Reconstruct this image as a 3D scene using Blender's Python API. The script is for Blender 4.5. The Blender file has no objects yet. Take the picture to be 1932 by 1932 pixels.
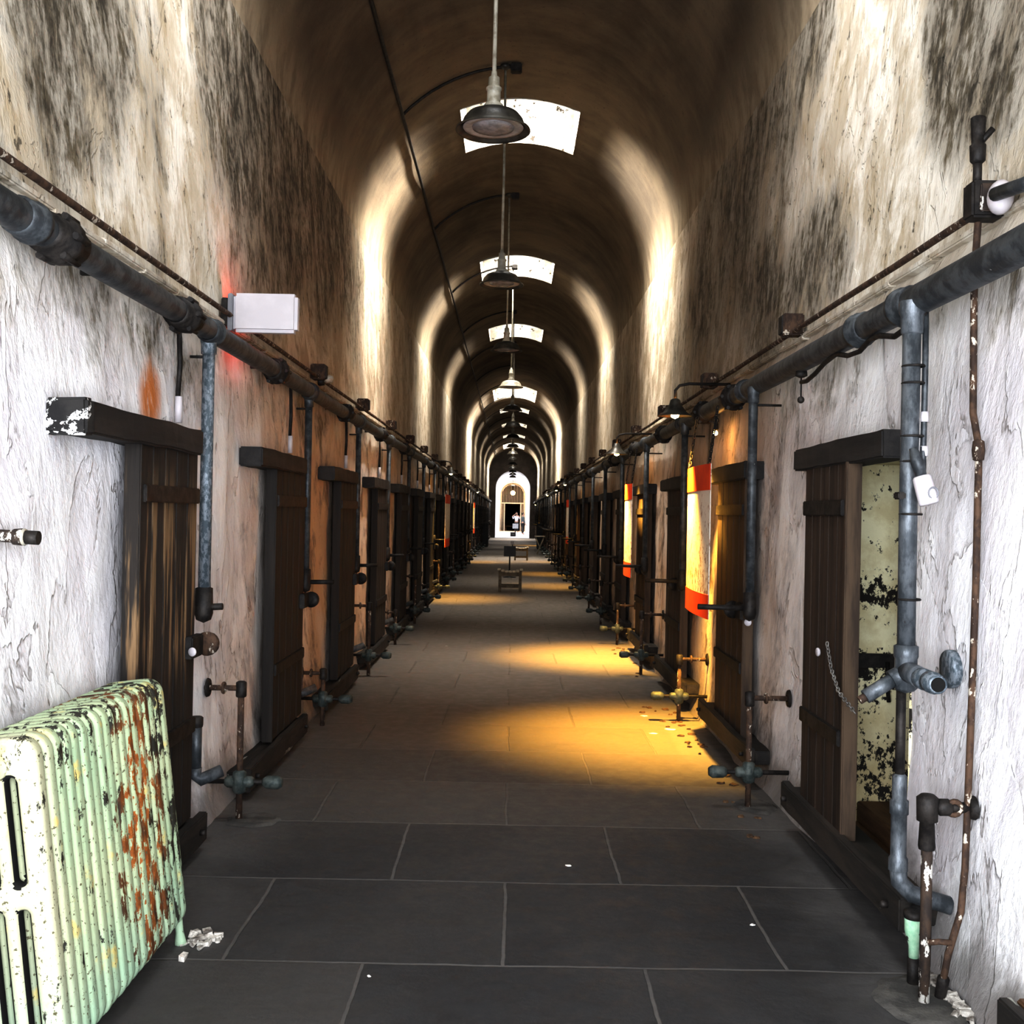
import bpy, bmesh, math, random
from mathutils import Vector, Matrix, noise as mnoise
R = math.radians
rnd = random.Random(7)
C = bpy.context.scene.collection
sc = bpy.context.scene

# ------------------------------------------------------------------ camera
F = 2050.0; CX, CY = 967.0, 970.0; ROLL = R(1.1); CAMH = 1.6
cam_d = bpy.data.cameras.new('camera'); cam = bpy.data.objects.new('camera', cam_d); C.objects.link(cam)
cam_d.sensor_width = 36; cam_d.lens = 36 * F / 1932; cam_d.clip_end = 400; cam_d.clip_start = 0.05
cam.location = (0, 0, CAMH)
cam.rotation_mode = 'QUATERNION'
pitch = math.atan((CY - 966) / F); yaw = math.atan((CX - 966) / F)
cam.rotation_quaternion = (Matrix.Rotation(yaw, 3, 'Z') @ Matrix.Rotation(R(90) + pitch, 3, 'X') @ Matrix.Rotation(ROLL, 3, 'Z')).to_quaternion()
sc.camera = cam

def P(px, py, X=None, Y=None, Z=None):
    """where the sight line of a photo point meets a wall, a depth or a height"""
    dx, dy = px - CX, py - CY
    c, s = math.cos(ROLL), math.sin(ROLL)
    ux, uy = dx * c + dy * s, -dx * s + dy * c
    d = Vector((ux / F, 1.0, -uy / F))
    if X is not None: t = X / d.x
    elif Y is not None: t = Y
    else: t = (Z - CAMH) / d.z
    return Vector((0, 0, CAMH)) + d * t

# ------------------------------------------------------------------ materials
class G:
    def __init__(s, name):
        s.m = bpy.data.materials.new(name); s.m.use_nodes = True
        s.t = s.m.node_tree; s.b = s.t.nodes['Principled BSDF']
        s.pos = s.t.nodes.new('ShaderNodeNewGeometry').outputs['Position']
    def put(s, sock, v):
        if isinstance(v, bpy.types.NodeSocket): s.t.links.new(v, sock)
        elif isinstance(v, (tuple, list)) and len(v) == 3 and sock.type == 'RGBA': sock.default_value = (*v, 1)
        else: sock.default_value = v
    def noise(s, scale, detail=5, rough=.6, vec=None, dist=0.0):
        n = s.t.nodes.new('ShaderNodeTexNoise'); s.put(n.inputs['Vector'], vec or s.pos)
        n.inputs['Scale'].default_value = scale; n.inputs['Detail'].default_value = detail
        n.inputs['Roughness'].default_value = rough; n.inputs['Distortion'].default_value = dist
        return n.outputs['Fac']
    def map(s, scale=(1, 1, 1), loc=(0, 0, 0), vec=None):
        n = s.t.nodes.new('ShaderNodeMapping'); s.put(n.inputs['Vector'], vec or s.pos)
        n.inputs['Scale'].default_value = scale; n.inputs['Location'].default_value = loc
        return n.outputs[0]
    def math(s, op, a, b=0.0, clamp=False):
        n = s.t.nodes.new('ShaderNodeMath'); n.operation = op; n.use_clamp = clamp
        s.put(n.inputs[0], a); s.put(n.inputs[1], b); return n.outputs[0]
    def rng(s, v, a, b, c=0.0, d=1.0):
        n = s.t.nodes.new('ShaderNodeMapRange'); n.interpolation_type = 'SMOOTHSTEP'
        s.put(n.inputs['Value'], v)
        for k, x in zip(('From Min', 'From Max', 'To Min', 'To Max'), (a, b, c, d)): n.inputs[k].default_value = x
        return n.outputs[0]
    def mix(s, f, a, b):
        n = s.t.nodes.new('ShaderNodeMix'); n.data_type = 'RGBA'
        s.put(n.inputs[0], f); s.put(n.inputs[6], a); s.put(n.inputs[7], b); return n.outputs[2]
    def sep(s, vec=None):
        n = s.t.nodes.new('ShaderNodeSeparateXYZ'); s.put(n.inputs[0], vec or s.pos); return n.outputs
    def comb(s, x, y, z):
        n = s.t.nodes.new('ShaderNodeCombineXYZ')
        for i, v in enumerate((x, y, z)): s.put(n.inputs[i], v)
        return n.outputs[0]
    def bump(s, h, strength=.4, dist=.02):
        n = s.t.nodes.new('ShaderNodeBump'); s.put(n.inputs['Height'], h)
        n.inputs['Strength'].default_value = strength; n.inputs['Distance'].default_value = dist
        s.t.links.new(n.outputs[0], s.b.inputs['Normal'])
    def blob(s, cy, cz, ry, rz):
        """soft elliptical patch on a side wall round (y, z)"""
        o = s.sep(); a = s.math('DIVIDE', s.math('SUBTRACT', o[1], cy), ry); b = s.math('DIVIDE', s.math('SUBTRACT', o[2], cz), rz)
        return s.rng(s.math('ADD', s.math('MULTIPLY', a, a), s.math('MULTIPLY', b, b)), 1.0, 0.0)
    def out(s, col=None, rough=.8, metal=0.0):
        if col is not None: s.put(s.b.inputs['Base Color'], col)
        s.put(s.b.inputs['Roughness'], rough); s.b.inputs['Metallic'].default_value = metal
        return s.m

def wall_mat(name, side):
    g = G(name); o = g.sep(); z = o[2]; y = o[1]
    sl = g.comb(o[0], g.math('ADD', y, g.math('MULTIPLY', z, .38)), z)      # brushed strokes slope a little
    big = g.noise(.75, 5, .6, g.map((1, 1, .6), (3.1 * side, 1.7, 0)), .5)
    mid = g.noise(3.0, 6, .70, g.map((1, 1, .75), (side, 0, 5), sl), .3)
    strk = g.noise(9.0, 6, .70, g.map((1, 1, .42), (0, 0, side), sl), .2)
    fine = g.noise(28, 4, .66, g.map((1, 1, .60), None or (0, 0, 0), sl))
    hgt = g.rng(g.math('ADD', z, g.math('MULTIPLY', mid, .8)), 2.4, 3.1)
    # flaking limewash low down, cream plaster above
    cream = g.mix(g.rng(mid, .40, .60), (.58, .51, .40), (.86, .82, .74))
    cream = g.mix(g.math('MULTIPLY', g.rng(strk, .50, .64), .55), cream, (.42, .33, .20))
    sl2 = g.comb(o[0], g.math('ADD', y, g.math('MULTIPLY', z, .14)), z)
    soot = g.noise(1.7, 6, .62, g.map((1, 1, .55), (0, 9, 2), sl2), .6)
    drip = g.noise(7.5, 5, .6, g.map((1, 1, .16), (0, 2, 0), sl2), .3)
    white = g.mix(g.rng(soot, .40, .66), (.97, .97, .98), (.74, .72, .75))
    white = g.mix(g.rng(drip, .50, .68, 0, .5), white, (.60, .57, .56))
    fl = g.math('ADD', g.noise(2.5, 5, .60, g.map((1, 1, .50), (0, 4, 0), sl2), .7), g.math('MULTIPLY', strk, .10))
    flake = g.rng(fl, .560, .572)
    rim = g.math('MULTIPLY', flake, g.rng(fl, .597, .567))
    white = g.mix(g.math('MULTIPLY', flake, .30), white, (.62, .585, .60))
    white = g.mix(g.math('MULTIPLY', rim, g.rng(mid, .42, .60, 0, .75)), white, (.20, .17, .155))
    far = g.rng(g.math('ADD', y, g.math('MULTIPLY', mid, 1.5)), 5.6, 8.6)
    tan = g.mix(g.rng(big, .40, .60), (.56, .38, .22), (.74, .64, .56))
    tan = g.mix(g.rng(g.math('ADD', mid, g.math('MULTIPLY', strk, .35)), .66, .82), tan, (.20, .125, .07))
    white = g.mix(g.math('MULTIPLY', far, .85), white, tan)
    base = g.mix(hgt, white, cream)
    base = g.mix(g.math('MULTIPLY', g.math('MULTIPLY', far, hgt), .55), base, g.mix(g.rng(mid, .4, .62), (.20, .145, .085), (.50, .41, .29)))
    # mould: soft blotches broken up by fine strokes
    s = g.math('ADD', g.math('MULTIPLY', big, .70), g.math('MULTIPLY', mid, .85))
    blobs = [(3.95, 3.25, .62, .55, .22), (4.75, 3.0, .22, .7, .13), (5.9, 4.0, .9, .8, .20), (7.0, 3.8, 1.2, .9, .22), (9.0, 3.9, 2.2, .9, .20), (6.6, 2.75, .8, .5, .10), (4.4, 2.28, .9, .25, .14), (5.6, 2.2, .6, .22, .16), (8.0, 2.2, 1.5, .25, .16)] if side < 0 else \
            [(3.85, 3.35, .45, .5, .24), (5.7, 3.0, .7, .35, .20), (6.9, 2.95, .8, .45, .20), (6.3, 4.2, 1.2, .5, .14), (8.4, 3.8, 1.8, .9, .20), (10, 3.0, 1.5, .8, .12), (5.6, 2.2, .8, .25, .15), (3.4, 2.25, .4, .16, .14), (8.2, 2.2, 1.5, .25, .14)]
    for (cy, cz, ry, rz, k) in blobs: s = g.math('ADD', s, g.math('MULTIPLY', g.blob(cy, cz, ry * 1.25, rz * 1.25), k))
    clear = [(4.35, 2.85, .6, .55, .16), (5.15, 3.6, .35, .9, .14), (12.0, 3.4, .8, 1.6, .17)] if side < 0 else [(4.75, 3.4, .5, 1.3, .18), (4.3, 2.75, .9, .35, .16), (12.0, 3.4, .8, 1.6, .17)]
    for (cy, cz, ry, rz, k) in clear: s = g.math('SUBTRACT', s, g.math('MULTIPLY', g.blob(cy, cz, ry, rz), k))
    s = g.math('SUBTRACT', s, g.math('MULTIPLY', g.rng(z, 2.45, 1.85), .22))
    soft = g.rng(s, .74, .98)
    brk = g.rng(g.math('ADD', g.math('MULTIPLY', strk, .6), g.math('MULTIPLY', fine, .5)), .46, .64)
    stain = g.math('MULTIPLY', soft, g.math('ADD', .52, g.math('MULTIPLY', brk, .46)), True)
    dk = g.mix(g.rng(mid, .40, .66), (.040, .033, .022), (.14, .112, .066))
    col = g.mix(stain, base, dk)
    speck = g.rng(g.math('ADD', fine, g.math('MULTIPLY', strk, .55)), .915, .99)
    col = g.mix(g.math('MULTIPLY', speck, g.rng(z, 1.8, 2.5, .18, .8)), col, (.05, .042, .03))
    # darker towards the foot of the wall, with a ragged edge
    foot = g.rng(g.math('SUBTRACT', z, g.math('MULTIPLY', mid, .75)), .05, -.26)
    col = g.mix(g.math('MULTIPLY', foot, .75), col, (.15, .135, .12))
    if side < 0:
        ru = g.math('MULTIPLY', g.blob(4.66, 2.07, .19, .22), g.rng(strk, .30, .50))
        col = g.mix(g.math('MULTIPLY', ru, .95), col, (.62, .20, .02))
    h = g.math('ADD', g.math('MULTIPLY', mid, .6), g.math('MULTIPLY', strk, .16)); h = g.math('ADD', h, g.math('MULTIPLY', fine, .12))
    h = g.math('SUBTRACT', h, g.math('MULTIPLY', flake, .16))
    g.bump(h, .7, .05)
    return g.out(col, .92)

def vault_mat():
    g = G('vault_plaster'); o = g.sep()
    a = g.noise(.9, 6, .6, g.map((1, .55, 1)), .6); b = g.noise(5, 6, .65, g.map((.5, 1, .5))); f = g.noise(30, 4, .6)
    band = g.noise(1.3, 3, .5, g.map((.12, 1, .12)))
    s = g.math('ADD', g.math('MULTIPLY', a, .6), g.math('ADD', g.math('MULTIPLY', b, .3), g.math('MULTIPLY', band, .4)))
    col = g.mix(g.rng(s, .48, .82), (.21, .165, .11), (.09, .068, .045))
    col = g.mix(g.rng(f, .62, .72), col, (.10, .075, .05))
    col = g.mix(g.math('MULTIPLY', g.rng(o[2], 5.0, 4.35), g.rng(b, .35, .62, .25, .9)), col, (.42, .35, .25))
    g.bump(g.math('ADD', s, g.math('MULTIPLY', f, .2)), .5, .03)
    return g.out(col, .95)

def floor_mat():
    g = G('slate_flagstones'); o = g.sep()
    n = g.t.nodes.new('ShaderNodeTexBrick')
    wob = g.math('MULTIPLY', g.math('SUBTRACT', g.noise(1.6, 4, .6), .5), .045)
    vec = g.comb(g.math('ADD', g.math('ADD', o[0], .5), wob), g.math('ADD', g.math('SUBTRACT', o[1], 3.85), wob), 0.0)
    g.put(n.inputs['Vector'], vec)
    n.offset = .5; n.squash = 1.0; n.inputs['Scale'].default_value = 1.0
    n.inputs['Brick Width'].default_value = 1.0; n.inputs['Row Height'].default_value = .87
    n.inputs['Mortar Size'].default_value = .009; n.inputs['Mortar Smooth'].default_value = .45; n.inputs['Bias'].default_value = 0
    n.inputs['Color1'].default_value = (.026, .027, .029, 1); n.inputs['Color2'].default_value = (.085, .080, .074, 1)
    n.inputs['Mortar'].default_value = (.115, .11, .104, 1)
    a = g.noise(1.5, 7, .62, None, .5); b = g.noise(9, 6, .65); f = g.noise(120, 3, .6)
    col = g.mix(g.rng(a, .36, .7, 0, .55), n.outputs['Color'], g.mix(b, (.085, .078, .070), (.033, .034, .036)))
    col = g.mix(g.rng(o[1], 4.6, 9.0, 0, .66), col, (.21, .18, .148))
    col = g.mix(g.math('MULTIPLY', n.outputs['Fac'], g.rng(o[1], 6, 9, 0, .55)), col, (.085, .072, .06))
    edge = g.rng(g.math('ABSOLUTE', o[0]), .95, 1.5)
    col = g.mix(g.math('MULTIPLY', edge, g.rng(a, .3, .6, .15, .65)), col, (.15, .145, .14))
    col = g.mix(g.rng(f, .70, .78, 0, .5), col, (.22, .21, .20))
    h = g.math('ADD', g.math('MULTIPLY', n.outputs['Fac'], -.55), g.math('ADD', g.math('MULTIPLY', b, .35), g.math('MULTIPLY', a, .5)))
    g.bump(h, .5, .02)
    return g.out(col, g.rng(b, .3, .7, .55, .85))

def simple(name, c1, c2, scale=8, rough=.7, metal=0.0, stretch=(1, 1, 1), lo=.4, hi=.62, bump=.25, chip=None, chip_t=.64, chip_s=30):
    g = G(name); v = g.map(stretch); n = g.noise(scale, 6, .65, v); f = g.noise(scale * 6, 4, .6, v)
    col = g.mix(g.rng(n, lo, hi), c1, c2)
    if chip: col = g.mix(g.rng(g.noise(chip_s, 5, .65, v), chip_t, chip_t + .025), col, chip)
    g.bump(g.math('ADD', n, g.math('MULTIPLY', f, .4)), bump, .01)
    return g.out(col, rough, metal)

def glow(name, col, strength):
    g = G(name); g.b.inputs['Base Color'].default_value = (*col, 1)
    g.b.inputs['Emission Color'].default_value = (*col, 1); g.b.inputs['Emission Strength'].default_value = strength
    return g.m

def radiator_mat():
    g = G('chipped_green_paint'); o = g.sep()
    big = g.noise(3.0, 5, .6); v = g.map((1, 1, .42)); chips = g.noise(20, 6, .72, v); tiny = g.noise(70, 4, .6)
    green = g.mix(g.rng(big, .35, .65), (.36, .46, .31), (.46, .51, .34))
    green = g.mix(g.rng(o[1], 3.10, 2.93), green, (.42, .41, .29))
    green = g.mix(g.rng(o[2], .45, .12, 0, .45), green, (.30, .45, .36))
    green = g.mix(g.rng(g.noise(9, 4, .6), .58, .70, 0, .7), green, (.66, .50, .16))
    zone = g.math('ADD', g.blob(3.78, .50, .50, .65), g.math('MULTIPLY', g.blob(3.5, .95, 1.2, .13), .5))
    worn = g.math('ADD', chips, g.math('MULTIPLY', zone, .105))
    dark = g.rng(worn, .605, .62)
    rz = g.math('MULTIPLY', g.blob(3.64, .55, .30, .60), g.rng(g.noise(7, 3, .6, v), .36, .46))
    rust = g.mix(g.rng(chips, .5, .68), (.40, .13, .02), (.17, .06, .02))
    col = g.mix(dark, green, g.mix(rz, (.030, .028, .02), rust))
    col = g.mix(g.rng(tiny, .61, .66), col, (.11, .10, .055))
    g.bump(g.math('SUBTRACT', g.math('MULTIPLY', tiny, .5), g.math('MULTIPLY', dark, .6)), .55, .008)
    return g.out(col, .62)

def door_mat(name, bare, tone=(.016, .013, .011), tone2=(.032, .025, .020)):
    g = G(name); o = g.sep(); v = g.map((1, 1, .06))
    n = g.noise(16, 6, .6, v); f = g.noise(60, 5, .6, v)
    col = g.mix(g.rng(n, .35, .65), tone, tone2)
    if bare:
        w = g.math('MULTIPLY', g.rng(g.noise(13, 5, .62, v), .50, .58), g.rng(g.math('ADD', o[2], g.math('MULTIPLY', n, .5)), 1.05, 1.25))
        w = g.math('MULTIPLY', w, g.rng(o[2], 1.85, 1.45))
        col = g.mix(g.math('MULTIPLY', w, .85), col, g.mix(f, (.16, .095, .045), (.36, .24, .13)))
    g.bump(g.math('ADD', n, g.math('MULTIPLY', f, .5)), .4, .008)
    return g.out(col, .75)

def recess_mat():
    g = G('peeling_yellow_paint'); o = g.sep()
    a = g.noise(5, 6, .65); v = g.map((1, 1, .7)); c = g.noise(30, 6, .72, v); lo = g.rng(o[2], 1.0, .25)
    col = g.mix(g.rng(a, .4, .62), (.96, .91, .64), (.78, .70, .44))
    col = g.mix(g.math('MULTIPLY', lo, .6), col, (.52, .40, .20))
    cr = g.math('ADD', g.blob(5.25, 1.25, 9, .10), g.math('MULTIPLY', g.blob(5.25, .88, 9, .12), 1.0))
    s = g.math('ADD', c, g.math('ADD', g.math('MULTIPLY', lo, .10), g.math('MULTIPLY', cr, .16)))
    col = g.mix(g.rng(s, .60, .64), col, (.022, .018, .014))
    g.bump(g.math('SUBTRACT', a, s), .6, .01)
    return g.out(col, .85)

def banner_mat():
    g = G('printed_banner_face'); o = g.sep(); v = g.map((1, 1, .5))
    n = g.noise(34, 6, .7, v); z = g.rng(o[2], 1.55, 1.1)
    pic = g.rng(g.math('ADD', n, g.math('MULTIPLY', z, .07)), .56, .62)
    col = g.mix(g.math('MULTIPLY', pic, .8), (.86, .80, .70), (.30, .13, .06))
    return g.out(col, .6)

M = dict(
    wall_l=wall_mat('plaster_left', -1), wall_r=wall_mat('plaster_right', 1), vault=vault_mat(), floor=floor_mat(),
    shaft=simple('shaft_limewash', (.50, .475, .42), (.36, .32, .26), 4, .9, chip=(.05, .04, .03), chip_t=.62, chip_s=9),
    white=simple('white_plaster', (.86, .86, .88), (.72, .72, .74), 3, .9),
    endwall=simple('sooty_plaster', (.050, .044, .042), (.085, .075, .07), 2, .9),
    pipe=simple('dull_black_steel', (.045, .050, .056), (.10, .11, .118), 14, .5, .35, chip=(.36, .36, .36), chip_t=.70),
    galv=simple('galvanised_steel', (.078, .088, .098), (.165, .18, .195), 22, .48, .45, (1, 1, .5), chip=(.06, .05, .045), chip_t=.68),
    zinc=simple('speckled_zinc', (.10, .125, .145), (.25, .28, .31), 60, .55, .4, (1, 1, .6), lo=.45, hi=.58),
    iron=simple('blackened_iron', (.016, .014, .013), (.040, .034, .030), 20, .6, .3),
    rust=simple('rusty_iron', (.045, .028, .02), (.11, .066, .042), 26, .8, .1, (1, 1, .6), chip=(.5, .45, .38), chip_t=.60),
    rustw=simple('rusty_flaked_iron', (.035, .026, .022), (.075, .05, .035), 22, .8, .1, (1, 1, .5), chip=(.62, .60, .55), chip_t=.54, chip_s=26),
    steel=simple('worn_steel', (.30, .29, .27), (.18, .17, .16), 24, .45, .5),
    brass=simple('verdigris_brass', (.045, .060, .058), (.11, .125, .115), 24, .6, .3),
    greenp=simple('flaking_mint_paint', (.30, .52, .36), (.44, .62, .46), 24, .7, chip=(.04, .035, .03), chip_t=.60),
    beam=simple('tarred_timber', (.014, .013, .013), (.030, .027, .025), 9, .7, 0, (1, .15, 1), bump=.5, chip=(.16, .15, .14), chip_t=.72),
    flaky=simple('flaking_black_and_white', (.014, .013, .013), (.03, .028, .026), 9, .8, chip=(.75, .74, .72), chip_t=.56, chip_s=22),
    sill=simple('scuffed_dark_timber', (.020, .018, .016), (.050, .040, .032), 9, .75, 0, (1, .15, 1), bump=.5, chip=(.30, .30, .27), chip_t=.66, chip_s=12),
    oak=simple('brown_timber', (.085, .045, .022), (.17, .095, .045), 12, .7, 0, (1, .12, 1), bump=.5),
    door0=door_mat('worn_door_boards', True), door=door_mat('dark_door_boards', False),
    doorb=door_mat('brown_door_boards', False, (.024, .015, .010), (.055, .034, .022)),
    edge=simple('bare_door_edge', (.11, .075, .048), (.050, .034, .024), 12, .8, 0, (1, 1, .1)),
    recess=recess_mat(), rad=radiator_mat(),
    enamel=simple('grimy_enamel', (.075, .07, .058), (.03, .028, .024), 10, .4, .2),
    enamel_l=simple('pale_enamel', (.42, .40, .34), (.26, .24, .19), 14, .4),
    under=simple('lamp_underside', (.44, .42, .40), (.30, .28, .26), 9, .5),
    lens=simple('dusty_lamp_glass', (.20, .19, .19), (.30, .28, .28), 18, .25),
    wplast=simple('white_plastic', (.58, .55, .57), (.52, .49, .51), 3, .5, bump=.03),
    grey=simple('grey_plastic', (.30, .31, .33), (.22, .22, .24), 5, .5),
    orange=simple('orange_print', (.80, .085, .010), (.70, .06, .008), 5, .55, bump=.05), banner=banner_mat(),
    chip=simple('brown_flake', (.14, .08, .04), (.05, .03, .018), 30, .9), paper=simple('torn_white_paper', (.85, .84, .80), (.7, .69, .65), 20, .8),
    mortar=simple('dark_mortar', (.060, .058, .054), (.115, .11, .10), 9, .9, bump=.6),
    rubble=simple('pale_plaster_rubble', (.60, .57, .52), (.16, .14, .12), 22, .95, bump=.8),
    seat=simple('pale_slats', (.62, .58, .48), (.42, .37, .28), 12, .7), seatleg=simple('stool_timber', (.15, .13, .095), (.09, .075, .055), 12, .7),
    signb=simple('black_sign', (.012, .012, .012), (.022, .022, .022), 6, .45),
    bulb=glow('lit_warm_bulb', (1.0, .55, .17), 55), skyp=glow('bright_sky_pane', (.95, .97, 1.0), 3.0), led=glow('red_diode', (1, .03, .02), 8),
    hole=simple('shade_black', (.004, .004, .004), (.008, .007, .006), 4, .9),  # near-black colour painting in the shade inside pipe bore and radiator slots
    gatew=simple('white_gate_paint', (.86, .86, .88), (.78, .78, .80), 6, .6),
    beyond=simple('brown_far_plaster', (.05, .030, .022), (.085, .05, .035), 1.5, .9),
    skin=simple('skin', (.50, .30, .22), (.44, .26, .19), 20, .6), hair=simple('dark_hair', (.03, .02, .015), (.06, .04, .03), 40, .6),
    shirt=simple('pale_striped_top', (.80, .80, .82), (.35, .36, .42), 9, .8, 0, (.2, .2, 4), lo=.46, hi=.52), coat=simple('slate_grey_coat', (.075, .095, .11), (.12, .14, .155), 8, .85),
    trouser=simple('black_trousers', (.014, .014, .017), (.025, .025, .03), 8, .85),
)

# ------------------------------------------------------------------ mesh helpers
class MB:
    def __init__(s): s.b = bmesh.new()
    def box(s, lo, hi, bev=0.0, rot=None):
        lo, hi = Vector(lo), Vector(hi); c = (lo + hi) / 2; d = hi - lo
        m = Matrix.Translation(c) @ (rot.to_4x4() if rot else Matrix.Identity(4)) @ Matrix.Diagonal((abs(d.x), abs(d.y), abs(d.z), 1))
        r = bmesh.ops.create_cube(s.b, size=1, matrix=m)
        if bev:
            es = list({e for v in r['verts'] for e in v.link_edges})
            bmesh.ops.bevel(s.b, geom=es, offset=bev, segments=2, affect='EDGES')
        return s
    def ring(s, c, t, r, seg, up=None):
        t = t.normalized(); a = t.orthogonal() if up is None else up - t * up.dot(t)
        a.normalize(); b = t.cross(a)
        return [s.b.verts.new(c + a * (r * math.cos(2 * math.pi * i / seg)) + b * (r * math.sin(2 * math.pi * i / seg))) for i in range(seg)], a
    def skin(s, rings, cap=True):
        for A, B in zip(rings, rings[1:]):
            n = len(A)
            for i in range(n): f = s.b.faces.new((A[i], A[(i + 1) % n], B[(i + 1) % n], B[i])); f.smooth = True
        if cap:
            s.b.faces.new(list(reversed(rings[0]))); s.b.faces.new(rings[-1])
    def tube(s, pts, r, seg=12, cap=True):
        pts = [Vector(p) for p in pts]; rs = r if isinstance(r, (list, tuple)) else [r] * len(pts)
        rings = []; up = None
        for i, p in enumerate(pts):
            t = (pts[min(i + 1, len(pts) - 1)] - pts[max(i - 1, 0)])
            ring, up = s.ring(p, t, rs[i], seg, up); rings.append(ring)
        s.skin(rings, cap); return s
    def lathe(s, prof, origin, axis=(0, 0, 1), seg=20, cap=False):
        """prof = [(radius, distance along axis)]"""
        o, ax = Vector(origin), Vector(axis).normalized(); rings = []; up = None
        for (r, h) in prof:
            ring, up = s.ring(o + ax * h, ax, max(r, .0004), seg, up); rings.append(ring)
        s.skin(rings, cap); return s
    def ball(s, c, r, seg=12, sc=(1, 1, 1)):
        q = bmesh.ops.create_uvsphere(s.b, u_segments=seg, v_segments=max(6, seg // 2 + 2), radius=1, matrix=Matrix.Translation(Vector(c)) @ Matrix.Diagonal((r * sc[0], r * sc[1], r * sc[2], 1)))
        for v in q['verts']:
            for f in v.link_faces: f.smooth = True
        return s
    def torus(s, c, axis, R_, r, seg=14, ss=6, sq=1.0, up=None):
        ax = Vector(axis).normalized(); a = ax.orthogonal() if up is None else Vector(up); a.normalize(); b = ax.cross(a); rings = []
        for i in range(seg):
            t = 2 * math.pi * i / seg; d = a * math.cos(t) * sq + b * math.sin(t); n = (a * math.cos(t) + b * math.sin(t))
            p = Vector(c) + d * R_
            rings.append([s.b.verts.new(p + n * (r * math.cos(2 * math.pi * k / ss)) + ax * (r * math.sin(2 * math.pi * k / ss))) for k in range(ss)])
        for i in range(seg):
            A, B = rings[i], rings[(i + 1) % seg]
            for k in range(ss): f = s.b.faces.new((A[k], A[(k + 1) % ss], B[(k + 1) % ss], B[k])); f.smooth = True
        return s
    def poly(s, pts): s.b.faces.new([s.b.verts.new(Vector(p)) for p in pts]); return s
    def rough(s, amp, freq=6):
        for v in s.b.verts: v.co += mnoise.noise_vector(v.co * freq) * amp
        return s
    def build(s, name, mat, parent=None):
        bmesh.ops.recalc_face_normals(s.b, faces=s.b.faces[:])
        me = bpy.data.meshes.new(name); s.b.to_mesh(me); s.b.free()
        if parent is not None: me.transform(Matrix.Translation(-root_loc(parent)))
        o = bpy.data.objects.new(name, me); C.objects.link(o); me.materials.append(M[mat])
        if parent is not None: o.parent = parent
        return o

def root_loc(o):
    l = Vector((0, 0, 0))
    while o is not None: l += Vector(o.location); o = o.parent
    return l
def tag(o, label, cat, group=None):
    o['label'] = label; o['category'] = cat
    if group: o['group'] = group
    return o
def struct(o): o['kind'] = 'structure'; return o
def thing(name, label, cat, loc, group=None):
    o = bpy.data.objects.new(name, None); C.objects.link(o); o.location = loc; o.empty_display_size = .1
    return tag(o, label, cat, group)
KIDS = {}
def children(o): return [c for c in C.objects if c.parent == o]
def tree(o): return (o, [tree(c) for c in children(o)])
def dup_tree(t, parent=None):
    o, ch = t; c = o.copy(); C.objects.link(c); c.parent = parent
    for k in ch: dup_tree(k, c)
    return c
ORD = ('nearest second third fourth fifth sixth seventh eighth ninth tenth eleventh twelfth thirteenth fourteenth fifteenth sixteenth seventeenth '
       'eighteenth nineteenth twentieth twenty-first twenty-second twenty-third twenty-fourth twenty-fifth twenty-sixth twenty-seventh twenty-eighth twenty-ninth thirtieth').split()

# ------------------------------------------------------------------ shell
HW = 1.56; SPR = 4.39; Y0, Y1 = -6.0, 73.0
SKY = [(-3.0, -1.4, 1.0, .62), (4.4, 5.75, .27, .62), (11.4, 12.75, 1.0, .63), (18.3, 19.9, .9, .63), (24.9, 26.7, .55, .63), (36.8, 40.6, 2.6, .75), (44.3, 46.0, .35, .6),
       (51.7, 53.5, .4, .6), (59.2, 61, .4, .6), (66.6, 71.0, 3.0, .66)]
SKYK = 1.0

def snap_list(vals, marks):
    for m in marks:
        i = min(range(len(vals)), key=lambda k: abs(vals[k] - m)); vals[i] = m
    return sorted(set(vals))
def frange(a, b, d):
    n = max(1, round((b - a) / d)); return [a + (b - a) * i / n for i in range(n + 1)]
ys = frange(Y0, 20, .09) + frange(20, Y1, .5)[1:]
HOLE = (4.22, 5.22, .10, 1.87)

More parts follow.
